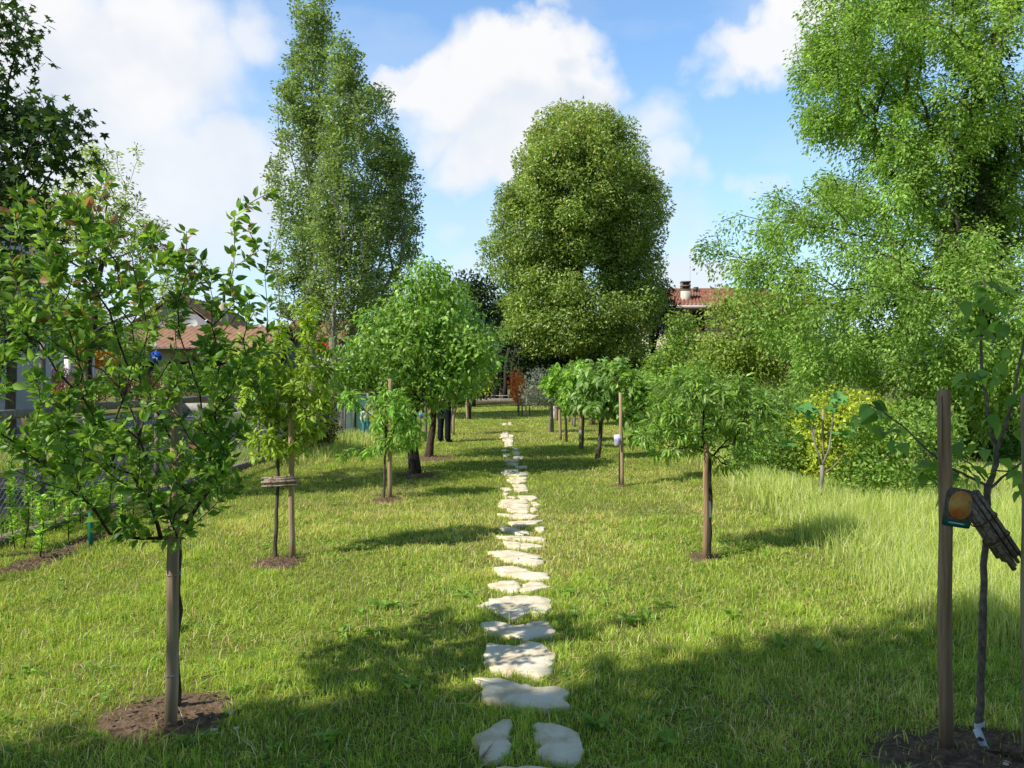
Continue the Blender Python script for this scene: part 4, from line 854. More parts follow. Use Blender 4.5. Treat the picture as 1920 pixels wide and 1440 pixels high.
tree('weeping_elm', 'huge light green weeping tree filling the upper right corner', [(9.1, 15.0, 0), (9.0, 15, 1.5), (9.05, 15, 3.2), (9.2, 15.1, 5), (9.0, 15, 6.8), (8.9, 15, 8.8)],
     [E(1740, 130, 250, 190, 14.5, 2.4), E(1820, -140, 280, 170, 15, 2.6), E(1620, 30, 130, 140, 14.5, 1.6), E(1560, 400, 150, 70, 14, 1.5), E(1400, 460, 90, 55, 14, 1.0), E(1560, 560, 190, 130, 13.6, 2.1), E(1730, 600, 170, 130, 13.2, 2.0),
      E(1900, 600, 110, 170, 13.5, 1.6), E(1930, 330, 100, 150, 15, 1.5), E(1800, 730, 160, 70, 13.5, 1.0), E(1560, 680, 140, 60, 13.6, 1.0), E(1680, 330, 130, 80, 14.3, 1.3), E(1860, 430, 90, 120, 16, 1.2), E(1800, 330, 120, 110, 16.5, 1.4), E(1760, 480, 110, 80, 14, 1.2), E(1560, 200, 60, 60, 14.3, 1.)],
     n=1650, per=150, L=.074, W=.038, c1=(.09, .155, .028), c2=(.195, .26, .06), rb=.26, rt=.007, alpha=.3, rise=.05, arch=.16, mode='twig', cr=.26, droop=.7, hang=.5, shell=3.0, step=.4, fork=2, bark='bark', seed=61, jit=.55, leaf='leaf_soft')
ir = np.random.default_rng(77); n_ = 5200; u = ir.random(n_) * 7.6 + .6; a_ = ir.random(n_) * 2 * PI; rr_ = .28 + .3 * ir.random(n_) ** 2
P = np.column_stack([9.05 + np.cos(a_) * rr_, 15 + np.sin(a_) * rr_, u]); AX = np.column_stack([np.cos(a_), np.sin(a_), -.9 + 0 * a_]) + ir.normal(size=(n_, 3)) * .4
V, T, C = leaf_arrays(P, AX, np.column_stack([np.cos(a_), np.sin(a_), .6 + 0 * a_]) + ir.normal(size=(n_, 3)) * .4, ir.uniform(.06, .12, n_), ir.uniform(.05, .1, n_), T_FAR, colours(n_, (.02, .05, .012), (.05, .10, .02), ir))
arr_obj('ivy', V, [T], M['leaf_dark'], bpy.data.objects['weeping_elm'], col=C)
tree('shrub_tree', 'yellowish bushy tree with reddish tips left of the weeping tree', [A(1395, 770, 17) * [1, 1, 0], A(1395, 740, 17), A(1395, 690, 17)], [E(1390, 630, 66, 95, 17, .9), E(1440, 640, 60, 90, 17, .8), E(1350, 690, 50, 50, 17, .6)], n=230, per=52, L=.09, W=.05, c1=(.085, .135, .022), c2=(.18, .225, .04), rb=.06, rt=.006, cr=.19, seed=62, step=.3, tip=(.19, .13, .05), tipfrac=.03, shell=4)
tree('cone_tree', 'green conical shrub tree in front of the terracotta roofed house', [A(1272, 780, 26) * [1, 1, 0], A(1272, 740, 26), A(1272, 690, 26)], [E(1270, 690, 58, 50, 26, .9), E(1275, 630, 26, 45, 26, .5), E(1230, 720, 40, 30, 26, .7)], n=180, per=42, L=.12, W=.07, c1=(.07, .13, .018), c2=(.145, .205, .03), rb=.09, rt=.01, cr=.22, seed=63, step=.4)
shrub('background_bush', 'low bush with light leaves between hedge and conical shrub', [E(1330, 720, 90, 35, 22, 1.2), E(1220, 735, 50, 25, 24, .8)], 130, 40, .12, .06, (.09, .17, .02), (.17, .26, .04), cr=.2, seed=64)
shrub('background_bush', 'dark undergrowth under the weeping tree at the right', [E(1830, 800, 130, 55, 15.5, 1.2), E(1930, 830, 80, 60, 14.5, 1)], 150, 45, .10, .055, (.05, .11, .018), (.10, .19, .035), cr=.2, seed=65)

# ================================================================== far trees
tree('magnolia_tree', 'huge dense rounded evergreen tree in the middle behind the lawn', [A(1085, 760, 46) * [1, 1, 0], A(1085, 700, 46), A(1085, 600, 46), A(1085, 450, 46), A(1090, 320, 46)],
     [E(1095, 340, 125, 125, 46, 4), E(1075, 265, 75, 55, 46, 2.4), E(1170, 400, 70, 110, 46, 2.8), E(1010, 430, 75, 100, 46, 3), E(955, 490, 45, 55, 46, 1.6), E(1090, 570, 132, 105, 45.5, 3.6), E(1050, 610, 95, 60, 44.6, 2.0), E(1190, 540, 50, 80, 46, 2), E(1010, 560, 60, 80, 45.5, 2), E(1130, 640, 70, 45, 45, 1.6), E(1120, 420, 90, 70, 43.5, 2), E(1080, 350, 90, 110, 43.2, 2.2), E(1090, 310, 50, 60, 45, 1)],
     n=900, per=215, L=.21, W=.10, c1=(.065, .12, .022), c2=(.19, .235, .05), rb=.45, rt=.02, alpha=.3, rise=.1, arch=.02, cr=.5, cn=.9, droop=.15, shell=7, step=.9, fork=1, bark='bark_dark', leaf='leaf_gloss', seed=71, tip=(.2, .17, .05), tipfrac=.02)
PC = dict(L=.105, W=.085, c1=(.085, .13, .035), c2=(.175, .23, .08), alpha=.25, rise=2.2, arch=-.08, mode='twig', jit=.9, droop=.2, shell=3.0, step=.5, bark='bark_pale', leaf='leaf_gloss', group='poplar trees by the lane', cat='poplar tree', flare=1.2)
tree('poplar_tree', 'tallest poplar, left of the three, narrow and reaching the top edge', [A(585, 790, 29) * [1, 1, 0], A(584, 640, 29), A(582, 400, 29), A(585, 200, 29), A(590, 20, 29), A(590, -30, 29)],
     [E(588, 30, 42, 90, 29, .9), E(590, 170, 68, 120, 29, 1.3), E(583, 320, 76, 130, 29, 1.5), E(575, 460, 70, 110, 29, 1.4), E(570, 560, 62, 60, 29, 1.2)], n=420, per=95, rb=.16, rt=.008, cr=.3, fork=1, seed=81, **PC)
tree('poplar_tree', 'middle poplar with the thick pale trunk visible near its foot', [A(627, 760, 27.5) * [1, 1, 0], A(625, 640, 27.5), A(631, 480, 27.5), A(636, 260, 27.5), A(640, 60, 27.5)],
     [E(645, 120, 30, 70, 27.5, .7), E(655, 240, 52, 110, 27.5, 1.0), E(650, 400, 75, 120, 27.5, 1.4), E(640, 530, 70, 70, 27.5, 1.3)], n=360, per=72, rb=.16, rt=.008, cr=.3, fork=1, seed=82, **PC)
tree('poplar_tree', 'right poplar, shorter and broad with pale branches fanning to the right', [A(660, 755, 30) * [1, 1, 0], A(660, 640, 30), A(668, 480, 30), A(690, 330, 30), A(700, 200, 30)],
     [E(705, 230, 36, 90, 30, 1.1), E(725, 350, 62, 120, 30, 1.6), E(740, 320, 46, 70, 30, 1.2), E(720, 470, 72, 100, 30, 1.8), E(765, 410, 24, 70, 30, .8), E(690, 560, 70, 60, 30, 1.5)], n=380, per=70, rb=.14, rt=.009, cr=.3, fork=1, seed=83, **PC)
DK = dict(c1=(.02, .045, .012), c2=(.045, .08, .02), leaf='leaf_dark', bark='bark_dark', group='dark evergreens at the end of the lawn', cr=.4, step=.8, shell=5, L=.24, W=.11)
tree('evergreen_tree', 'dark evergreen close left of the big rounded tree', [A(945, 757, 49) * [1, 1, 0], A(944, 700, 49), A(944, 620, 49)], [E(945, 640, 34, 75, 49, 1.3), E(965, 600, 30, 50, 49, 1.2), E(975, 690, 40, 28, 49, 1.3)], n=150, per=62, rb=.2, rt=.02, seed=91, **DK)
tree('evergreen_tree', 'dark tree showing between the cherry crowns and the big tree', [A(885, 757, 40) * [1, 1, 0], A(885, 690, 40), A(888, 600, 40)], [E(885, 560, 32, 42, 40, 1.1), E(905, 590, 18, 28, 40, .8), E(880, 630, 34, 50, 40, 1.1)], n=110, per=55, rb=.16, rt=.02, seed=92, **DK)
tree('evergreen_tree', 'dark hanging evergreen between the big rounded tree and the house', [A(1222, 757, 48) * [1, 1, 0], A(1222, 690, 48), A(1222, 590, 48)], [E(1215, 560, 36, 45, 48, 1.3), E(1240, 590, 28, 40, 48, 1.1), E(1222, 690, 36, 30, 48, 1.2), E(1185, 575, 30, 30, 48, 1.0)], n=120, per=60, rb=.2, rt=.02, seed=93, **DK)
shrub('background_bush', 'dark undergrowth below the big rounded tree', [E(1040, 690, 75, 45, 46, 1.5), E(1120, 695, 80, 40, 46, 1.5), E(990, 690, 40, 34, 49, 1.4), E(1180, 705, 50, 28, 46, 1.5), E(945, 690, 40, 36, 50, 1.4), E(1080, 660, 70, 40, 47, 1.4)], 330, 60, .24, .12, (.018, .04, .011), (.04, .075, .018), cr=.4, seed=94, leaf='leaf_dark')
for k, (px, rr) in enumerate(((929, .16), (945, .13), (957, .09), (968, .08))):
    b = A(px, 757, 47.5 - k * .7) * np.array([1, 1, 0.]); q = A(px + 3, 690, b[1])
    tag(MB().tube([b, b + (q - b) * .5 + [.05, 0, 0], q, q + [.2, .1, 1.2]], [rr * 1.2, rr, rr * .9, rr * .7], 8).build('bare_trunk', M['bark_dark'], origin=b), ['thickest dark trunk', 'second dark trunk', 'thin dark trunk', 'thinnest dark trunk'][k] + ' left of the orange shrub beyond the lawn', 'tree trunk', 'bare trunks beyond the lawn')
# low wall at the end of the lawn
w = empty('low_wall', (0, 46, 0), 'low grey wall with thin rail at the end of the lawn', 'wall')
MB().box((1.2, 46.0, .13), (11, .25, .26)).build('wall', M['wood_grey'], w)
mb = MB(); mb.tube([(-4.2, 45.9, .42), (6.5, 45.9, .42)], .02, 6)
for k in range(10): mb.tube([(-4.1 + k * 1.17, 45.9, .255), (-4.1 + k * 1.17, 45.9, .42)], .018, 5)
mb.build('rail', M['galv'], w)
sheet('back_yard', np.array([-14., 14.]), np.array([46.2, 58.]), .006, M['tarmac_in_shade'])

# ================================================================== left side
# trees beyond the fence
tree('maple_tree', 'dark leaved maple overhanging from the left edge', [(-8.7, 9.6, 0), (-8.6, 9.6, 1.5), (-8.4, 9.6, 3.0), (-8.3, 9.5, 4.5), (-8.3, 9.5, 5.6)],
     [E(-20, 160, 75, 110, 9.4, .9), E(-10, 40, 60, 50, 9.4, .8), E(85, 250, 68, 75, 9.4, .7), E(50, 380, 70, 60, 9.4, .6), E(-10, 340, 100, 100, 9.4, .9), E(100, 205, 28, 26, 9.4, .2), E(30, 60, 35, 40, 9.4, .3), E(30, 440, 70, 80, 9.4, .6), E(60, 330, 60, 60, 9.4, .5), E(-150, 150, 150, 200, 9.4, 1.2), E(-150, 450, 160, 120, 9.4, 1.2), E(20, 520, 60, 50, 9.6, .6), (np.array([-11.2, 8.2, 4.3]), np.array([1.9, 1.8, 1.1]), .8), (np.array([-9.8, 6.8, 4.6]), np.array([1.7, 1.7, 1.1]), .8)],  # last two crown lobes are unseen, added to shade the lane
     n=400, per=27, L=.088, W=.088, tm=T_LOBED, c1=(.016, .036, .009), c2=(.04, .07, .016), rb=.13, rt=.005, cr=.17, droop=.5, shell=3.6, step=.3, fork=2, alpha=.3, rise=.2, bark='bark_dark', leaf='leaf', seed=101)
tree('locust_tree', 'thin light tree with feathery yellow green sprays left of the poplars', [A(165, 790, 14) * [1, 1, 0], A(165, 690, 14), A(180, 560, 14), A(195, 450, 14)],
     [E(190, 400, 75, 95, 14, .8), E(180, 300, 50, 25, 14, .4), E(250, 285, 15, 20, 14, .2), E(260, 440, 60, 55, 14, .6), E(350, 505, 45, 40, 14, .4), E(110, 420, 60, 80, 14, .7), E(300, 560, 70, 50, 14, .6)],
     n=340, per=30, L=.075, W=.034, c1=(.13, .19, .04), c2=(.24, .28, .08), rb=.06, rt=.004, mode='twig', cr=.1, droop=.35, shell=3.2, step=.3, fork=1, alpha=.3, rise=.4, bark='bark_dark', seed=102)
# chain-link fence with posts
def fx(y): return -4.92 + .028 * (y - 8)
fe = empty('wire_fence', (fx(6), 6, 0), 'chain link fence with thin posts along the left side', 'fence')
ys0, ys1, fh = 5.0, 23.0, 1.05
V = []; Q = []; s = .075; k = 0; r = .0016
yy = np.arange(ys0 - fh, ys1 + fh, s)
for y in yy:
    for sg in (1, -1):
        a0, a1 = y, y + fh; z0, z1_ = (.03, fh) if sg > 0 else (fh, .03)
        lo, hi = max(a0, ys0), min(a1, ys1)
        if hi - lo < .02: continue
        za = z0 + (z1_ - z0) * (lo - a0) / fh; zb = z0 + (z1_ - z0) * (hi - a0) / fh
        rr = r * (1 + max(0, (lo - 7)) * .05)
        pa = np.array([fx(lo), lo, za]); pb = np.array([fx(hi), hi, zb]); o1 = np.array([rr * 1.2, 0, 0]); o2 = np.array([-rr * .6, .7 * rr, rr]); o3 = np.array([-rr * .6, -.7 * rr, -rr])
        V += [pa + o1, pa + o2, pa + o3, pb + o1, pb + o2, pb + o3]; Q += [(k, k + 1, k + 4, k + 3), (k + 1, k + 2, k + 5, k + 4), (k + 2, k, k + 3, k + 5)]; k += 6
arr_obj('wire_mesh', V, [np.array(Q)], M['galv'], fe)
mb = MB()
for z in (.05, .55, fh): mb.tube([(fx(ys0), ys0, z), (fx(ys1), ys1, z)], .0025, 5)
mb.build('tension_wire', M['galv'], fe)
for y in np.arange(5.6, 23.1, 2.2): MB().tube([(fx(y) + .02, y, -.02), (fx(y) + .02, y, fh + .1)], .022, 8).build('post', M['wood_grey'], fe)
MB().box((fx(13), 14.0, .03), (.12, 18.2, .10), rz=-.028).build('kerb', M['wood_grey'], fe)
# wooden rail fence behind it
rf = empty('rail_fence', (-5.4, 10, 0), 'round wooden rail fence behind the chain link fence', 'fence')
for k in range(5):
    a = np.array([-5.4 + .02 * k, 6.4 + 2.6 * k, 1.22 + .01 * math.sin(k)]); b = a + np.array([.02, 2.62, .0])
    MB().tube([a, (a + b) / 2 + [0, 0, .012], b], [.055, .052, .05], 10).build('rail', M['wood_grey'], rf)
    MB().tube([(a[0], a[1] + .1, -.02), (a[0], a[1] + .1, 1.165)], [.058, .05], 10).build('post', M['wood_grey'], rf)
# tall dark posts beyond
for k, (px, t, d) in enumerate(((80, 640, 10.2), (160, 735, 12.5))):
    b = A(px, 800, d) * np.array([1, 1, 0.]); q = A(px, t, d)
    tag(MB().tube([b, q], [.04, .035], 8).build('support_post', M['wood_grey'], origin=b), ['taller grey post behind the rail fence at the left edge', 'shorter grey post behind the rail fence'][k], 'post')
# green stakes in the bed
for k, (px, py, t) in enumerate(((170, 1026, 962), (288, 985, 925))):
    b = G(px, py); q = A(px, t, b[1])
    tag(MB().box((b[0], b[1], q[2] / 2 - .01), (.034, .034, q[2] + .02), bev=.005).build('green_stake', M['green_paint'], origin=(b[0], b[1], 0)), ['short dark green stake at the edge of the left bed', 'green stake behind the nearest left trunk'][k], 'stake')
# laurel saplings in the bed
rng = np.random.default_rng(8)
LAU = [(28, 1030, 885, 'leftmost'), (62, 1000, 842, 'tall'), (75, 1050, 930, 'leafy low'), (105, 1000, 872, 'slim'), (128, 1015, 900, 'fifth'), (150, 985, 880, 'bushy'), (10, 1000, 975, 'low'), (190, 990, 905, 'half hidden'), (225, 1000, 895, 'rightmost'), (45, 1030, 910, 'pale'), (90, 985, 900, 'narrow'), (115, 970, 860, 'tallest'), (175, 975, 870, 'broad'), (205, 960, 850, 'far upright'), (250, 965, 880, 'far low'), (20, 960, 850, 'far left')]
for k, (px, py, ty, w) in enumerate(LAU):
    b = G(px, py); d = b[1]; t = A(px + rng.normal() * 5, ty, d); root = empty('laurel_sapling', b, w + ' laurel sapling with upright glossy leaves in the left bed by the fence', 'sapling', 'laurel saplings along the left fence')
    P = np.array([b, b + (t - b) * .5 + [rng.normal() * .02, 0, 0], t]); MB().tube(P, [.006, .005, .002], 5).build('stem', M['bark_dark'], root)
    pp = []; ax = []
    for u in np.arange(.12, 1.02, .05):
        for s_ in range(6):
            a = rng.random() * 2 * PI; pp.append(b + (t - b) * min(u, 1) + rng.normal(size=3) * .012); ax.append((math.cos(a), math.sin(a), .55 + rng.normal() * .3))
    n = len(pp); LL = rng.uniform(.05, .09, n)
    V, T, C = leaf_arrays(np.array(pp), np.array(ax), np.tile([0, 0, 1.], (n, 1)) + rng.normal(size=(n, 3)) * .35, LL, LL * .4, T_NEAR, colours(n, (.10, .2, .02), (.22, .32, .04), rng))
    arr_obj('foliage', V, [T], M['leaf_gloss'], root, col=C)
# golden conifer bush, net panel
shrub('conifer_bush', 'dense golden brown conifer bush against the left fence', [E(598, 790, 36, 50, 16.6, .45), E(612, 760, 24, 30, 16.6, .3), E(590, 825, 34, 22, 16.6, .4)], 190, 55, .05, .016, (.055, .06, .012), (.13, .12, .02), cr=.07, seed=111, tip=(.35, .3, .05), leaf='leaf_dark', droop=-.3)
nf = empty('net_fence', G(640, 810), 'dark green net panels on pale posts behind the peach sapling', 'fence')
for k, px in enumerate((641, 664, 690)):
    b = A(px, 810, 22 - k * .5) * np.array([1, 1, 0.]); q = A(px, 737, b[1]); MB().tube([b, q], .04, 6).build('post', M['wood_grey'], nf)
a, b = A(641, 740, 22), A(690, 738, 21); MB().tube([a, b], .022, 6).build('rail', M['wood_grey'], nf)
a0, b0 = a * [1, 1, 0] + [0, .05, .05], b * [1, 1, 0] + [0, .05, .05]
MB().quad(a0, b0, b + [0, .05, -.03], a + [0, .05, -.03]).build('net', M['net'], nf)
bo = empty('bed_edging', G(620, 815), 'rough grey log edging at the foot of the left fence', 'edging')
mb = MB(); mb.tube([G(588, 845) + [0, 0, .06], G(615, 832) + [0, 0, .07], G(640, 818) + [0, 0, .07]], .07, 8); mb.tube([G(640, 818) + [0, 0, .06], G(668, 808) + [0, 0, .08], G(692, 800) + [0, 0, .1]], .06, 8); mb.build('log', M['wood_grey'], bo, smooth=True)

# ------------------------------------------------------------------ buildings
def roof_slab(mb, a, b, c, d, waves, amp, nl=3):
    """corrugated tile roof: a-b eave, d-c ridge"""
    a, b, c, d = map(lambda v: np.array(v, float), (a, b, c, d)); nu = waves * 4; V = []; n_ = nrm(np.cross(b - a, d - a))
    rows = nl * 2
    for j in range(rows + 1):
        v = (j // 2 + (j % 2)) / (nl + 0.0) if j < rows else 1.0
        v = min(1, ((j + 1) // 2) / nl); lift = .04 * (j % 2)
        for i in range(nu + 1):
            u = i / nu; p = (a * (1 - u) + b * u) * (1 - v) + (d * (1 - u) + c * u) * v
            V.append(p + n_ * (amp * math.cos(2 * PI * u * waves) + lift * 0 + .035 * (1 if j % 2 == 0 else 0)))
    k = nu + 1
    mb.add(V, [(j * k + i, j * k + i + 1, (j + 1) * k + i + 1, (j + 1) * k + i) for j in range(rows) for i in range(nu)])

def window(parent, x, y, z, w, h, mat='dark_glass', frame='shutter', bars=1):
    f = MB(); t = .07
    f.box((x, y - .02, z + h / 2), (w + .12, .08, t)); f.box((x, y - .02, z - h / 2), (w + .2, .12, t)); f.box((x - w / 2, y - .02, z), (t, .08, h - t)); f.box((x + w / 2, y - .02, z), (t, .08, h - t))
    for k in range(bars): f.box((x - w / 2 + w * (k + 1) / (bars + 1), y - .015, z), (.05, .06, h - t))
    o = f.build('window', M[frame], parent); MB().box((x, y - .004, z), (w - t, .03, h - t)).build('pane', M[mat], o)

# house on the right, terracotta roof and chimney
hs = empty('house', (14.5, 60, 0), 'cream house with red terracotta roof and white chimney right of the big tree', 'house')
y0 = 60.0; xl, xr = 8.2, 24.0; ez = A(1285, 578, y0)[2] - .0; rz_ = A(1285, 543, 63.5)[2]
MB().box(((xl + xr) / 2, y0 + 4.5, ez / 2), (xr - xl, 9, ez)).build('wall', M['plaster_cream'], hs)
MB().box(((xl + xr) / 2 + 3, y0 - .1, 1.3), (10, .18, 2.6)).build('base_wall', M['brick'], hs)
rm = MB(); roof_slab(rm, (xl + 1.6, y0 - 1.0, ez + .12), (xr + .6, y0 - 1.0, ez + .12), (xr - 3, y0 + 3.6, rz_), (xl + 4.2, y0 + 3.6, rz_), 46, .06, 6)
roof_slab(rm, (xl + 1.6, y0 + 9.6, ez + .12), (xl + 1.6, y0 - 1.0, ez + .12), (xl + 4.2, y0 + 3.6, rz_), (xl + 4.2, y0 + 4.4, rz_), 24, .06, 6)
roof_slab(rm, (xr + .6, y0 - 1, ez + .12), (xr + .6, y0 + 9.6, ez + .12), (xr - 3, y0 + 4.4, rz_), (xr - 3, y0 + 3.6, rz_), 24, .06, 6)
roof_slab(rm, (xr + .6, y0 + 9.6, ez + .12), (xl + 1.6, y0 + 9.6, ez + .12), (xl + 4.2, y0 + 4.4, rz_), (xr - 3, y0 + 4.4, rz_), 46, .06, 6)
ro = rm.build('roof', M['rooftile'], hs)
MB().tube([(xl + 4.2, y0 + 4, rz_ + .02), (xr - 3, y0 + 4, rz_ + .02)], .16, 8).build('ridge', M['rooftile'], ro)
yc = 60.9; c = A(1285, 572, yc); tz = A(1285, 545, yc)[2]; top = A(1285, 528, yc)[2]
MB().box((c[0], yc, (c[2] - .3 + tz) / 2), (.66, .6, tz - c[2] + .3)).build('chimney', M['ivory'], ro)
cap = MB(); [cap.box((c[0], yc, tz + .05 + k * (top - tz - .08) / 2.0), (.72, .66, .09)) for k in range(3)]
for a_ in (-.29, .29): cap.box((c[0] + a_, yc, (tz + top) / 2), (.1, .55, top - tz - .02))
cap.box((c[0], yc + .1, (tz + top) / 2), (.4, .3, top - tz - .03)); cap.build('chimney_cap', M['brick_dull'], ro)
c = A(1305, 550, 63); MB().tube([c - [0, 0, .7], c + [0, 0, .1], c + [0, 0, .1], c + [0, 0, .5]], [.12, .12, .2, .2], 10).build('vent', M['dark_metal'], ro)
c = A(1294, 556, 61.5); MB().tube([c - [0, 0, .4], A(1294, 470, 61.5)], .013, 5).build('antenna', M['galv'], ro)
MB().tube([(xl + 1.6, y0 - 1.06, ez + .03), (xr + .6, y0 - 1.06, ez + .03)], .12, 8).build('gutter', M['gutter'], hs)
MB().box(((xl + xr) / 2 + 1, y0 - .5, ez - .06), (xr - xl - .6, 1.0, .1)).build('soffit', M['gutter'], hs)
c = A(1307, 600, y0); window(hs, c[0] + .1, y0 - .02, c[2] - .1, .9, 1.5, bars=1)
c = A(1150, 622, y0); window(hs, c[0] + .9, y0 - .03, c[2], 1.5, 1.9, mat='glass', frame='dark_metal', bars=3)
for px in (1400, 1500): c = A(px, 605, y0); window(hs, c[0], y0 - .02, c[2], 1.1, 1.4)
c = A(1320, 615, y0 - 1.0); bl = MB(); bl.box((c[0], y0 - .6, c[2] - 1.0), (3.4, 1.0, .14))
for z in (0, -.25, -.5, -.75): bl.tube([(c[0] - 1.7, y0 - 1.1, c[2] + z), (c[0] + 1.7, y0 - 1.1, c[2] + z)], .025, 5)
for k in range(8): bl.tube([(c[0] - 1.7 + k * .4857, y0 - 1.1, c[2] - .95), (c[0] - 1.7 + k * .4857, y0 - 1.1, c[2] + .02)], .022, 5)
bl.build('balcony', M['shutter'], hs)

def simple_house(label, x0, x1, y0, y1, ez, rz, wm, rmat, ridge='x', wins=(), name='house', over=.5, waves=20):
    h = empty(name, ((x0 + x1) / 2, y0, 0), label, 'house')
    MB().box(((x0 + x1) / 2, (y0 + y1) / 2, ez / 2), (x1 - x0, y1 - y0, ez)).build('wall', M[wm], h)
    r = MB(); ym = (y0 + y1) / 2; xm = (x0 + x1) / 2; o = over; z = ez + .03
    if ridge == 'x':
        roof_slab(r, (x0 - o, y0 - o, z), (x1 + o, y0 - o, z), (x1 + o, ym, rz), (x0 - o, ym, rz), waves, .05, 5); roof_slab(r, (x1 + o, y1 + o, z), (x0 - o, y1 + o, z), (x0 - o, ym, rz), (x1 + o, ym, rz), waves, .05, 5)
        g = [MB().add([(x0, y0, ez), (x0, y1, ez), (x0, ym, rz - .12)], [(0, 2, 1)]), MB().add([(x1, y0, ez), (x1, y1, ez), (x1, ym, rz - .12)], [(0, 1, 2)])]
    else:
        roof_slab(r, (x0 - o, y1 + o, z), (x0 - o, y0 - o, z), (xm, y0 - o, rz), (xm, y1 + o, rz), waves, .05, 5); roof_slab(r, (x1 + o, y0 - o, z), (x1 + o, y1 + o, z), (xm, y1 + o, rz), (xm, y0 - o, rz), waves, .05, 5)
        g = [MB().add([(x0, y0, ez), (x1, y0, ez), (xm, y0, rz - .12)], [(0, 1, 2)]), MB().add([(x0, y1, ez), (x1, y1, ez), (xm, y1, rz - .12)], [(0, 2, 1)])]
    [q.build('gable', M[wm], h) for q in g]; ro = r.build('roof', M[rmat], h)
    MB().box((xm, y0 - o - .05, ez + .0), (x1 - x0 + 2 * o, .14, .12)).build('gutter', M['dark_metal'], h) if ridge == 'x' else None
    for (wx, wz, ww, wh) in wins: window(h, wx, y0 - .02, wz, ww, wh)
    return h, ro
h, ro = simple_house('low cream house with broad brown tiled roof behind the nearest left tree', -22.5, -15.0, 45, 54, 3.15, 4.75, 'plaster_cream', 'rooftile_pale', 'x', [(-21.3, 1.7, 1.3, 1.4), (-19.4, 1.7, 1.1, 1.4), (-17.2, 1.6, 1.0, 1.9)], waves=26, over=.8)
h, ro = simple_house('tall lilac grey gabled house behind the brown roofed one', -29.5, -22.8, 60, 70, 5.0, 7.9, 'plaster_grey', 'rooftile_pale', 'y', [(-27.5, 3.4, 1.1, 1.3)], waves=16)
c = A(388, 600, 60); MB().box((c[0], 63, 6.2), (.8, .8, 2.6)).build('chimney', M['plaster_cream'], ro)
c = A(393, 575, 60); MB().tube([(c[0], 63, 7.4), (c[0], 63, 8.6)], .12, 8).build('flue', M['dark_metal'], ro)
c = A(360, 608, 59); an = np.linspace(0, 2 * PI, 20, endpoint=False); V = [(c[0], 59.12, c[2])] + [(c[0] + .42 * math.cos(a), 59.0, c[2] + .42 * math.sin(a)) for a in an]
dm = MB().add(V, [(0, 1 + k, 1 + (k + 1) % 20) for k in range(20)]); dm.tube([(c[0], 59.13, c[2]), (c[0], 60.4, c[2] - .6)], .03, 5); dm.build('satellite_dish', M['white'], h)
simple_house('white house wall at the left edge behind the maple', -27, -15.6, 14, 26.2, 6.2, 8.2, 'plaster_white', 'rooftile_pale', 'x', waves=30)
simple_house('white house glimpsed between the poplar trunks', -14.6, -8.4, 50, 58, 3.9, 5.5, 'plaster_white', 'rooftile', 'x', [(-11.2, 1.8, 1.1, 1.3), (-9.3, 1.8, 1.0, 1.3)], waves=20)
aw = A(610, 655, 49); s = empty('awning', aw, 'red awning left of the poplar trunks', 'awning')
MB().add([(aw[0] - .9, 48.9, aw[2] + .5), (aw[0] + .9, 48.9, aw[2] + .5), (aw[0] + .9, 48.0, aw[2]), (aw[0] - .9, 48.0, aw[2]), (aw[0] + .9, 48.0, aw[2] - .3), (aw[0] - .9, 48.0, aw[2] - .3)], [(0, 3, 2, 1), (3, 5, 4, 2)]).build('cloth', M['red_paint'], s)
MB().tube([(aw[0] - .9, 48.0, 0), (aw[0] - .9, 48.0, aw[2] - .02)], .04, 6).tube([(aw[0] + .9, 48.0, 0), (aw[0] + .9, 48.0, aw[2] - .02)], .04, 6).build('frame', M['galv'], s)
# porch with white columns
pr = empty('porch', (-18, 31, 0), 'porch with slim white columns behind the left road', 'porch')
for px in (92, 130, 118): c = A(px, 700, 31); MB().box((c[0], 31 if px != 118 else 33, 1.35), (.26, .26, 2.7)).build('column', M['white'], pr)
MB().box((A(110, 700, 31)[0], 32, 2.8), (3.2, 2.6, .2)).build('roof', M['rooftile_pale'], pr)
# round blue road sign
b = A(293, 740, 40) * np.array([1, 1, 0.]); s = empty('road_sign', b, 'round blue road sign on a grey pole across the road', 'road sign')
c = A(293, 670, 40); MB().tube([b, (b[0], 40, c[2] + .75)], .035, 8).build('pole', M['galv'], s)
def disc(c, r, y, n=28): a = np.linspace(0, 2 * PI, n, endpoint=False); return [(c[0] + r * math.cos(t), y, c[2] + r * math.sin(t)) for t in a]
m = MB(); m.add(disc(c, .32, 39.93) + disc(c, .32, 39.95), [tuple(range(28)), tuple(range(55, 27, -1))] + [(k, 28 + k, 28 + (k + 1) % 28, (k + 1) % 28) for k in range(28)]); dsk = m.build('disc', M['blue'], s)
m = MB(); m.box((c[0] - .02, 39.922, c[2] - .03), (.26, .006, .035)); m.box((c[0] - .07, 39.922, c[2] + .05), (.04, .006, .13)); m.box((c[0] + .07, 39.922, c[2] - .1), (.04, .006, .1)); m.build('pictogram', M['white'], dsk)
MB().box((c[0] - .05, 39.94, c[2] + .56), (.26, .02, .3)).build('plate', M['white'], s)
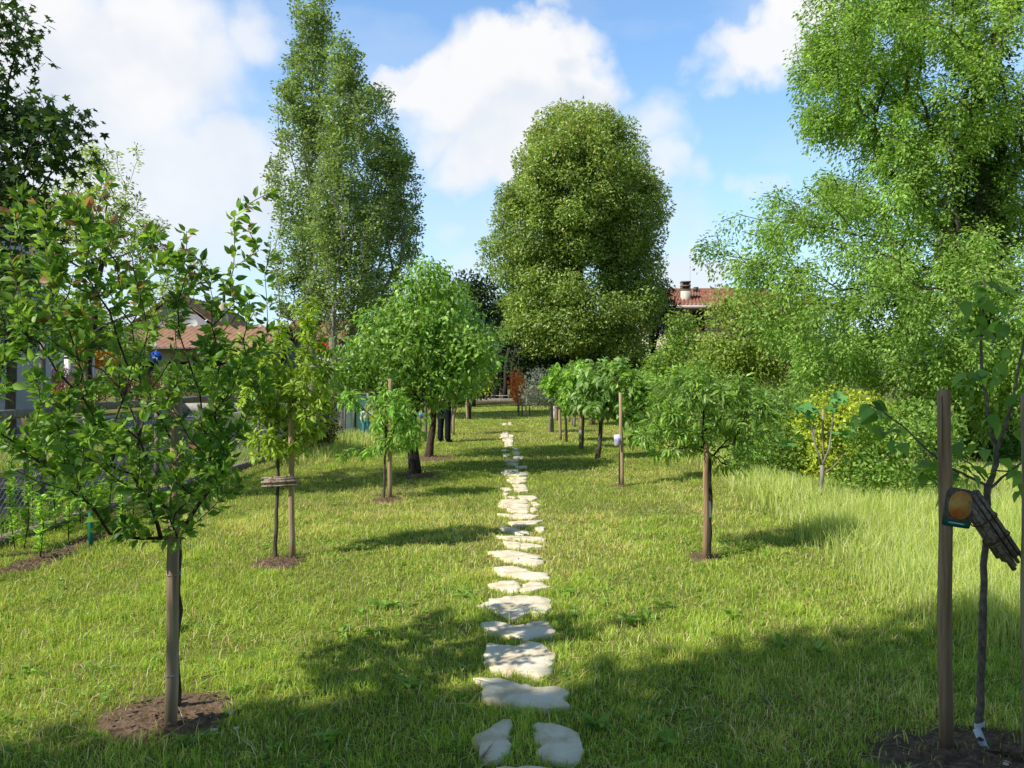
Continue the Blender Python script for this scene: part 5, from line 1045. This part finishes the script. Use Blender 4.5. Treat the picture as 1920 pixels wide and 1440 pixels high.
# hedges and flowering shrubs beyond the road
shrub('hedge', 'green hedge in front of the brown roofed house', [E(320 + 38 * k, 712, 26, 26, 41, .6) for k in range(6)], 190, 40, .16, .08, (.07, .13, .02), (.14, .21, .035), cr=.22, seed=121, cat='hedge')
shrub('hedge', 'reddish brown hedge beyond the left road', [E(40 + 40 * k, 728, 26, 22, 31, .6) for k in range(7)], 170, 36, .12, .06, (.12, .06, .03), (.2, .11, .05), cr=.18, seed=122, cat='hedge')
shrub('flower_shrub', 'pink flowering shrub at the left edge beyond the road', [E(20, 702, 30, 16, 28, .5), E(70, 708, 25, 13, 28, .5), E(110, 708, 22, 12, 28, .5)], 110, 34, .1, .06, (.3, .1, .14), (.5, .25, .3), cr=.16, seed=123)
tree('yellow_tree', 'small tree with orange yellow leaves before the low houses', [A(175, 760, 34) * [1, 1, 0], A(175, 720, 34), A(175, 690, 34)], [E(175, 668, 34, 22, 34, .8), E(150, 655, 20, 20, 34, .5)], n=80, per=34, L=.14, W=.08, c1=(.22, .13, .02), c2=(.36, .22, .035), rb=.07, rt=.01, cr=.2, seed=124, step=.4)
tree('lane_tree', 'green bushy tree behind the reddish hedge on the left', [A(235, 755, 36) * [1, 1, 0], A(235, 720, 36), A(235, 690, 36)], [E(230, 660, 40, 40, 36, 1), E(150, 610, 45, 40, 38, 1)], n=110, per=40, L=.16, W=.09, c1=(.06, .12, .02), c2=(.12, .19, .035), rb=.1, rt=.01, cr=.26, seed=125, step=.4)
tag(MB().box((A(370, 750, 34)[0], 34, .2), (4.2, .3, .40), bev=.02).build('paving_stand_in', M['concrete'], origin=(A(370, 750, 34)[0], 34, 0)), 'low pale block standing in for sunlit paving beyond the road behind the nearest left tree', 'wall')  # raised pale block added in place of sunlit paving
tree('lane_tree', 'dense tree in front of the white wall at the left edge', [A(20, 800, 17) * [1, 1, 0], A(20, 740, 17), A(22, 640, 17)], [E(20, 560, 75, 85, 17, 1), E(80, 620, 50, 60, 17.5, .8), E(-40, 640, 80, 70, 17, 1)], n=150, per=46, L=.1, W=.055, c1=(.04, .085, .015), c2=(.105, .16, .03), rb=.1, rt=.008, cr=.2, seed=129, step=.3)
tree('lane_tree', 'leafy tree hiding the houses at the left edge', [A(80, 770, 29) * [1, 1, 0], A(80, 720, 29), A(85, 650, 29)], [E(85, 600, 60, 55, 29, 1), E(140, 575, 45, 40, 30, .8), E(50, 640, 50, 40, 28, .8), E(200, 620, 40, 35, 31, .7)], n=150, per=46, L=.14, W=.07, c1=(.055, .11, .018), c2=(.13, .19, .035), rb=.1, rt=.01, cr=.26, seed=128, step=.4)
tree('lane_tree', 'dark leafy tree behind the poplar trunks', [A(660, 757, 38) * [1, 1, 0], A(660, 720, 38), A(660, 690, 38)], [E(690, 690, 60, 40, 38, 1.2), E(610, 715, 60, 22, 38, 1), E(740, 640, 40, 60, 38, 1.2)], n=170, per=44, L=.18, W=.09, c1=(.04, .085, .015), c2=(.09, .15, .028), rb=.12, rt=.012, cr=.3, seed=126, step=.5, leaf='leaf_dark')
shrub('background_bush', 'dark bushes closing the far left end of the lawn', [E(760, 735, 60, 22, 40, 1), E(850, 735, 60, 20, 43, 1), E(900, 720, 30, 22, 44, 1)], 150, 46, .18, .09, (.04, .08, .015), (.085, .14, .025), cr=.26, seed=127, leaf='leaf_dark')

# trees standing behind the photographer, whose shade covers the front of the lawn
SHD = -SUN_H / math.tan(SUN_EL)              # shadow offset per metre of height
def shade_tree(gx, gy, hz, rad, label, seed, n=130):
    c = np.array([gx, gy]) - SHD * hz
    tree('shade_tree', label, [(c[0], c[1], 0), (c[0], c[1], hz * .35), (c[0] + .1, c[1], hz * .62)], [(np.array([c[0], c[1], hz]), np.array([rad[0], rad[1], rad[2]])), (np.array([c[0] + .3 * rad[0], c[1], hz - .7]), np.array(rad) * .8)],
         n=n, per=130, L=.2, W=.13, c1=(.05, .11, .02), c2=(.1, .18, .03), rb=.16, rt=.01, cr=.34, seed=seed, step=.5, shell=3.5, group='leafy trees behind the viewpoint', droop=.4)
shade_tree(2.6, 2.7, 8.0, (2.6, 2.05, 1.0), 'leafy tree behind the viewpoint shading the right foreground', 131, 230)
shade_tree(-2.0, 1.3, 7.6, (2.2, 1.7, .9), 'leafy tree behind the viewpoint shading the left foreground', 132, 190)
shade_tree(.9, .9, 7.2, (2.4, 1.9, 1.2), 'leafy tree behind the viewpoint shading the middle foreground', 133, 170)
shade_tree(-.62, 2.5, 7.7, (.95, 1.05, .6), 'slim leafy tree behind the viewpoint shading the ground left of the path', 135, 110)
shade_tree(8.5, 1.2, 7.4, (2.6, 2.2, 1.8), 'leafy tree added out of view behind the viewpoint on the right', 134, 150)  # added to block sky light from behind; its shadow falls out of view

# ================================================================== people
def skin_mesh(name, chains, mat, parent, sub=2):
    """chains: list of [(x,y,z,rx,ry)] polylines sharing their first vertex by index: ('new'|vertex index, pts)"""
    V = []; Ed = []; R = []
    for start, pts in chains:
        prev = start
        for p in pts:
            V.append(p[:3]); R.append((p[3], p[4] if len(p) > 4 else p[3])); i = len(V) - 1
            if prev is not None: Ed.append((prev, i))
            prev = i
    me = bpy.data.meshes.new(name); me.from_pydata([tuple(map(float, v)) for v in V], Ed, [])
    o = bpy.data.objects.new(name, me); link(o)
    md = o.modifiers.new('skin', 'SKIN'); md.use_smooth_shade = True; md.branch_smoothing = .4
    if not me.skin_vertices: me.attributes.new('skin', 'FLOAT_VECTOR', 'POINT')
    for i, r in enumerate(R): me.skin_vertices[0].data[i].radius = r
    me.skin_vertices[0].data[0].use_root = True
    sb = o.modifiers.new('sub', 'SUBSURF'); sb.levels = sub; sb.render_levels = sub
    dg = bpy.context.evaluated_depsgraph_get(); nm = bpy.data.meshes.new_from_object(o.evaluated_get(dg))
    nm.materials.clear(); nm.materials.append(mat); nm.name = name
    bpy.data.objects.remove(o)
    ob = bpy.data.objects.new(name, nm); link(ob); ob.parent = parent; return ob

def person(label, base, h, yaw, pose, mats, hair_long=False):
    s = h / 1.75; root = empty('person', base, label, 'person', rz=yaw)
    S = lambda pts: [tuple(v * s for v in p) for p in pts]
    # body: pelvis root, torso, neck, head, legs, arms, hands with five fingers
    ch = [(None, S([(0, 0, .95, .13, .10)])),                                                 # 0 pelvis
          (0, S([(0, 0, 1.12, .135, .095), (0, 0, 1.3, .155, .10), (0, 0, 1.43, .14, .085), (0, 0, 1.51, .055, .055), (0, -.01, 1.57, .06, .065), (0, -.015, 1.645, .078, .098), (0, -.005, 1.71, .06, .08)]))]
    # legs
    n = 8
    for sx in (-1, 1):
        ch.append((0, S([(sx * .09, 0, .88, .095), (sx * .10, -.01, .68, .078), (sx * .105, -.012, .50, .058), (sx * .108, .01, .33, .058), (sx * .11, .015, .09, .038), (sx * .115, -.05, .035, .04), (sx * .12, -.13, .025, .035)]))); n += 7
    arms = pose
    for sx, pts in zip((-1, 1), arms):
        st = 3; i0 = n
        ch.append((st, S(pts))); n += len(pts)
        w = np.array(pts[-1][:3]); e = np.array(pts[-2][:3]); d = nrm(w - e); side = nrm(np.cross(d, [sx * 1.0, 0.3, 0]))
        ch.append((n - 1, S([tuple(w + d * .05) + (.036, .02)]))); palm = n; n += 1
        for f, (o, l) in enumerate(((-.03, .065), (-.01, .078), (.01, .072), (.03, .056))):
            k = w + d * .085 + side * o; c1 = k + d * l * .5 + np.array([-sx * .008, 0, 0]); c2 = k + d * l + np.array([-sx * .025, 0, 0])
            ch.append((palm, S([tuple(k) + (.0095,), tuple(c1) + (.0085,), tuple(c2) + (.007,)]))); n += 3
        k = w + d * .03 + side * -.038; c1 = k + d * .035 + side * -.018
        ch.append((palm, S([tuple(k) + (.011,), tuple(c1) + (.0095,)]))); n += 2
    skin_mesh('body', ch, mats['skin'], root)
    # clothes follow the body
    leg = []
    leg.append((None, S([(0, 0, .97, .152, .122)])))
    leg.append((0, S([(0, 0, 1.06, .15, .115)])))
    for sx in (-1, 1): leg.append((0, S([(sx * .092, 0, .86, .112, .115), (sx * .102, -.01, .66, .095), (sx * .106, -.01, .48, .08), (sx * .11, .008, .28, .078), (sx * .112, .01, .1, .078), (sx * .112, .005, .05, .076)])))
    skin_mesh('trousers', leg, mats['legs'], root)
    top = [(None, S([(0, 0, 1.02, .158, .125)])), (0, S([(0, 0, 1.15, .155, .115), (0, 0, 1.3, .172, .117), (0, 0, 1.43, .155, .10), (0, 0, 1.49, .075, .07)]))]
    for sx, pts in zip((-1, 1), arms): top.append((3, S([(p[0], p[1], p[2], p[3] + .014) for p in pts[:-1]])))
    skin_mesh('jacket', top, mats['top'], root)
    for sx in (-1, 1): skin_mesh('shoe', [(None, S([(sx * .11, .04, .045, .045, .045), (sx * .115, -.05, .04, .048, .042), (sx * .12, -.15, .03, .042, .03)]))], mats['shoe'], root)
    hr = [(None, S([(0, .01, 1.73, .07, .085)])), (0, S([(0, .035, 1.68, .082, .075), (0, .05, 1.61, .07, .05)]))]
    if hair_long: hr.append((2, S([(0, .07, 1.5, .06, .035)])))
    skin_mesh('hair', hr, mats['hair'], root)
    # face: eyes, nose, mouth, ears
    f = MB(); 
    for sx in (-1, 1):
        q = np.array([sx * .032, -.108, 1.655]) * s; f.tube([q + [0, -.004 * s, 0], q + [0, .004 * s, 0]], .009 * s, 8)
    eyes = arr_local('eyes', f, mats['eye'], root)
    f = MB(); f.tube(np.array([(0, -.112, 1.655), (0, -.125, 1.63), (0, -.118, 1.615)]) * s, np.array([.007, .012, .01]) * s, 7); f.tube(np.array([(-.022, -.105, 1.585), (0, -.11, 1.583), (.022, -.105, 1.585)]) * s, .006 * s, 6)
    for sx in (-1, 1): f.tube(np.array([(sx * .078, -.005, 1.62), (sx * .088, .0, 1.645), (sx * .08, .0, 1.67)]) * s, np.array([.01, .016, .01]) * s, 6)
    arr_local('face', f, mats['skin'], root)
    return root
def arr_local(name, mb, mat, parent):
    o = arr_obj(name, np.concatenate(mb.V), [np.array(p) for p in mb.P.values()], mat, None, smooth=True); o.parent = parent; return o

p = G(833, 829)
ARM_DOWN = [[(-.19, 0, 1.40, .055), (-.245, .02, 1.2, .047), (-.26, .03, 1.1, .042), (-.27, 0, .95, .034), (-.275, -.03, .86, .026)], [(.19, 0, 1.40, .055), (.245, .02, 1.2, .047), (.25, .02, 1.1, .042), (.24, -.1, 1.0, .034), (.2, -.2, .97, .026)]]
person('person in dark navy trousers and dark jacket standing half hidden under cherry leaves', p, 1.76, 2.6, ARM_DOWN, dict(skin=M['skin'], legs=M['navy'], top=M['jacket'], shoe=M['shoe'], hair=M['hair'], eye=M['eye']))
p = G(686, 822)
ARM_UP = [[(-.19, 0, 1.40, .055), (-.25, .0, 1.2, .047), (-.26, -.03, 1.1, .042), (-.25, -.1, .98, .034), (-.24, -.15, .9, .026)], [(.19, 0, 1.40, .055), (.3, -.04, 1.3, .05), (.38, -.08, 1.26, .045), (.36, -.16, 1.42, .036), (.33, -.18, 1.54, .028)]]
ps = person('small dark haired child in white and teal raising a hand behind the peach leaves', p, .86, .3, ARM_UP, dict(skin=M['skin'], legs=M['teal'], top=M['shirt'], shoe=M['white'], hair=M['hair'], eye=M['eye']))
# magenta pinwheel the child holds up
c = A(697, 764, p[1] - .12); s = empty('pinwheel', c, 'magenta toy pinwheel held up by the small child', 'toy')
V = [(c[0], c[1], c[2])]; fcs = []; m = MB()
for k in range(6):
    a = k * PI / 3; q = np.array([math.cos(a), 0, math.sin(a)]); q2 = np.array([math.cos(a + .55), 0, math.sin(a + .55)])
    m.add([c, c + q * .075, c + (q * .055 + q2 * .03) + [0, -.02, 0], c + q2 * .035], [(0, 1, 2, 3)])
m.build('blades', M['pink'], s); MB().tube([c + [0, .008, 0], c + [-.02, .02, -.17]], .004, 6).build('stick', M['white'], s)

# small things in the grass
for k, (px, py, sc_, lab) in enumerate([(1886, 1437, .022, 'pale round pebble on the soil at the right bottom corner'), (432, 1338, .016, 'beige pebble at the right rim of the front left soil patch'), (402, 1372, .013, 'pinkish pebble below the front left soil patch')]):
    b = G(px, py); rng = np.random.default_rng(k); V = []; 
    for j in range(1, 6):
        for i in range(10): th = PI * j / 6; a = 2 * PI * i / 10; V.append(b + np.array([math.sin(th) * math.cos(a) * 1.3, math.sin(th) * math.sin(a), .012 / sc_ * .6 + math.cos(th) * .7]) * sc_ * (1 + rng.normal() * .05))
    f = [(j * 10 + i, j * 10 + 10 + i, j * 10 + 10 + (i + 1) % 10, j * 10 + (i + 1) % 10) for j in range(4) for i in range(10)] + [tuple(range(10)), tuple(range(49, 39, -1))]
    tag(MB().add(V, f).build('pebble', M['stone'], smooth=True, origin=b), lab, 'pebble')
for k, (px, py, lab) in enumerate([(441, 1384, 'single white daisy right of the front left soil patch'), (570, 858, 'white flower cluster in the grass beside the conifer bush'), (1220, 964, 'tiny white flower in the lawn right of the path')]):
    b = G(px, py); s = empty('daisy', b, lab, 'flower'); h = .045; MB().tube([b, b + [.004, 0, h]], .0016, 5).build('stem', M['green_paint'], s)
    m = MB(); sc_ = (.014, .05, .02)[k]
    for j in range(11):
        a = 2 * PI * j / 11; q = np.array([math.cos(a), math.sin(a), .12]); q1 = np.array([math.cos(a + .22), math.sin(a + .22), .1]); q2 = np.array([math.cos(a - .22), math.sin(a - .22), .1]); t0 = b + [.004, 0, h]
        m.add([t0 + q * .25 * sc_, t0 + q1 * .75 * sc_, t0 + q * 1.05 * sc_, t0 + q2 * .75 * sc_], [(0, 1, 2, 3)])
    m.build('petals', M['white'], s)
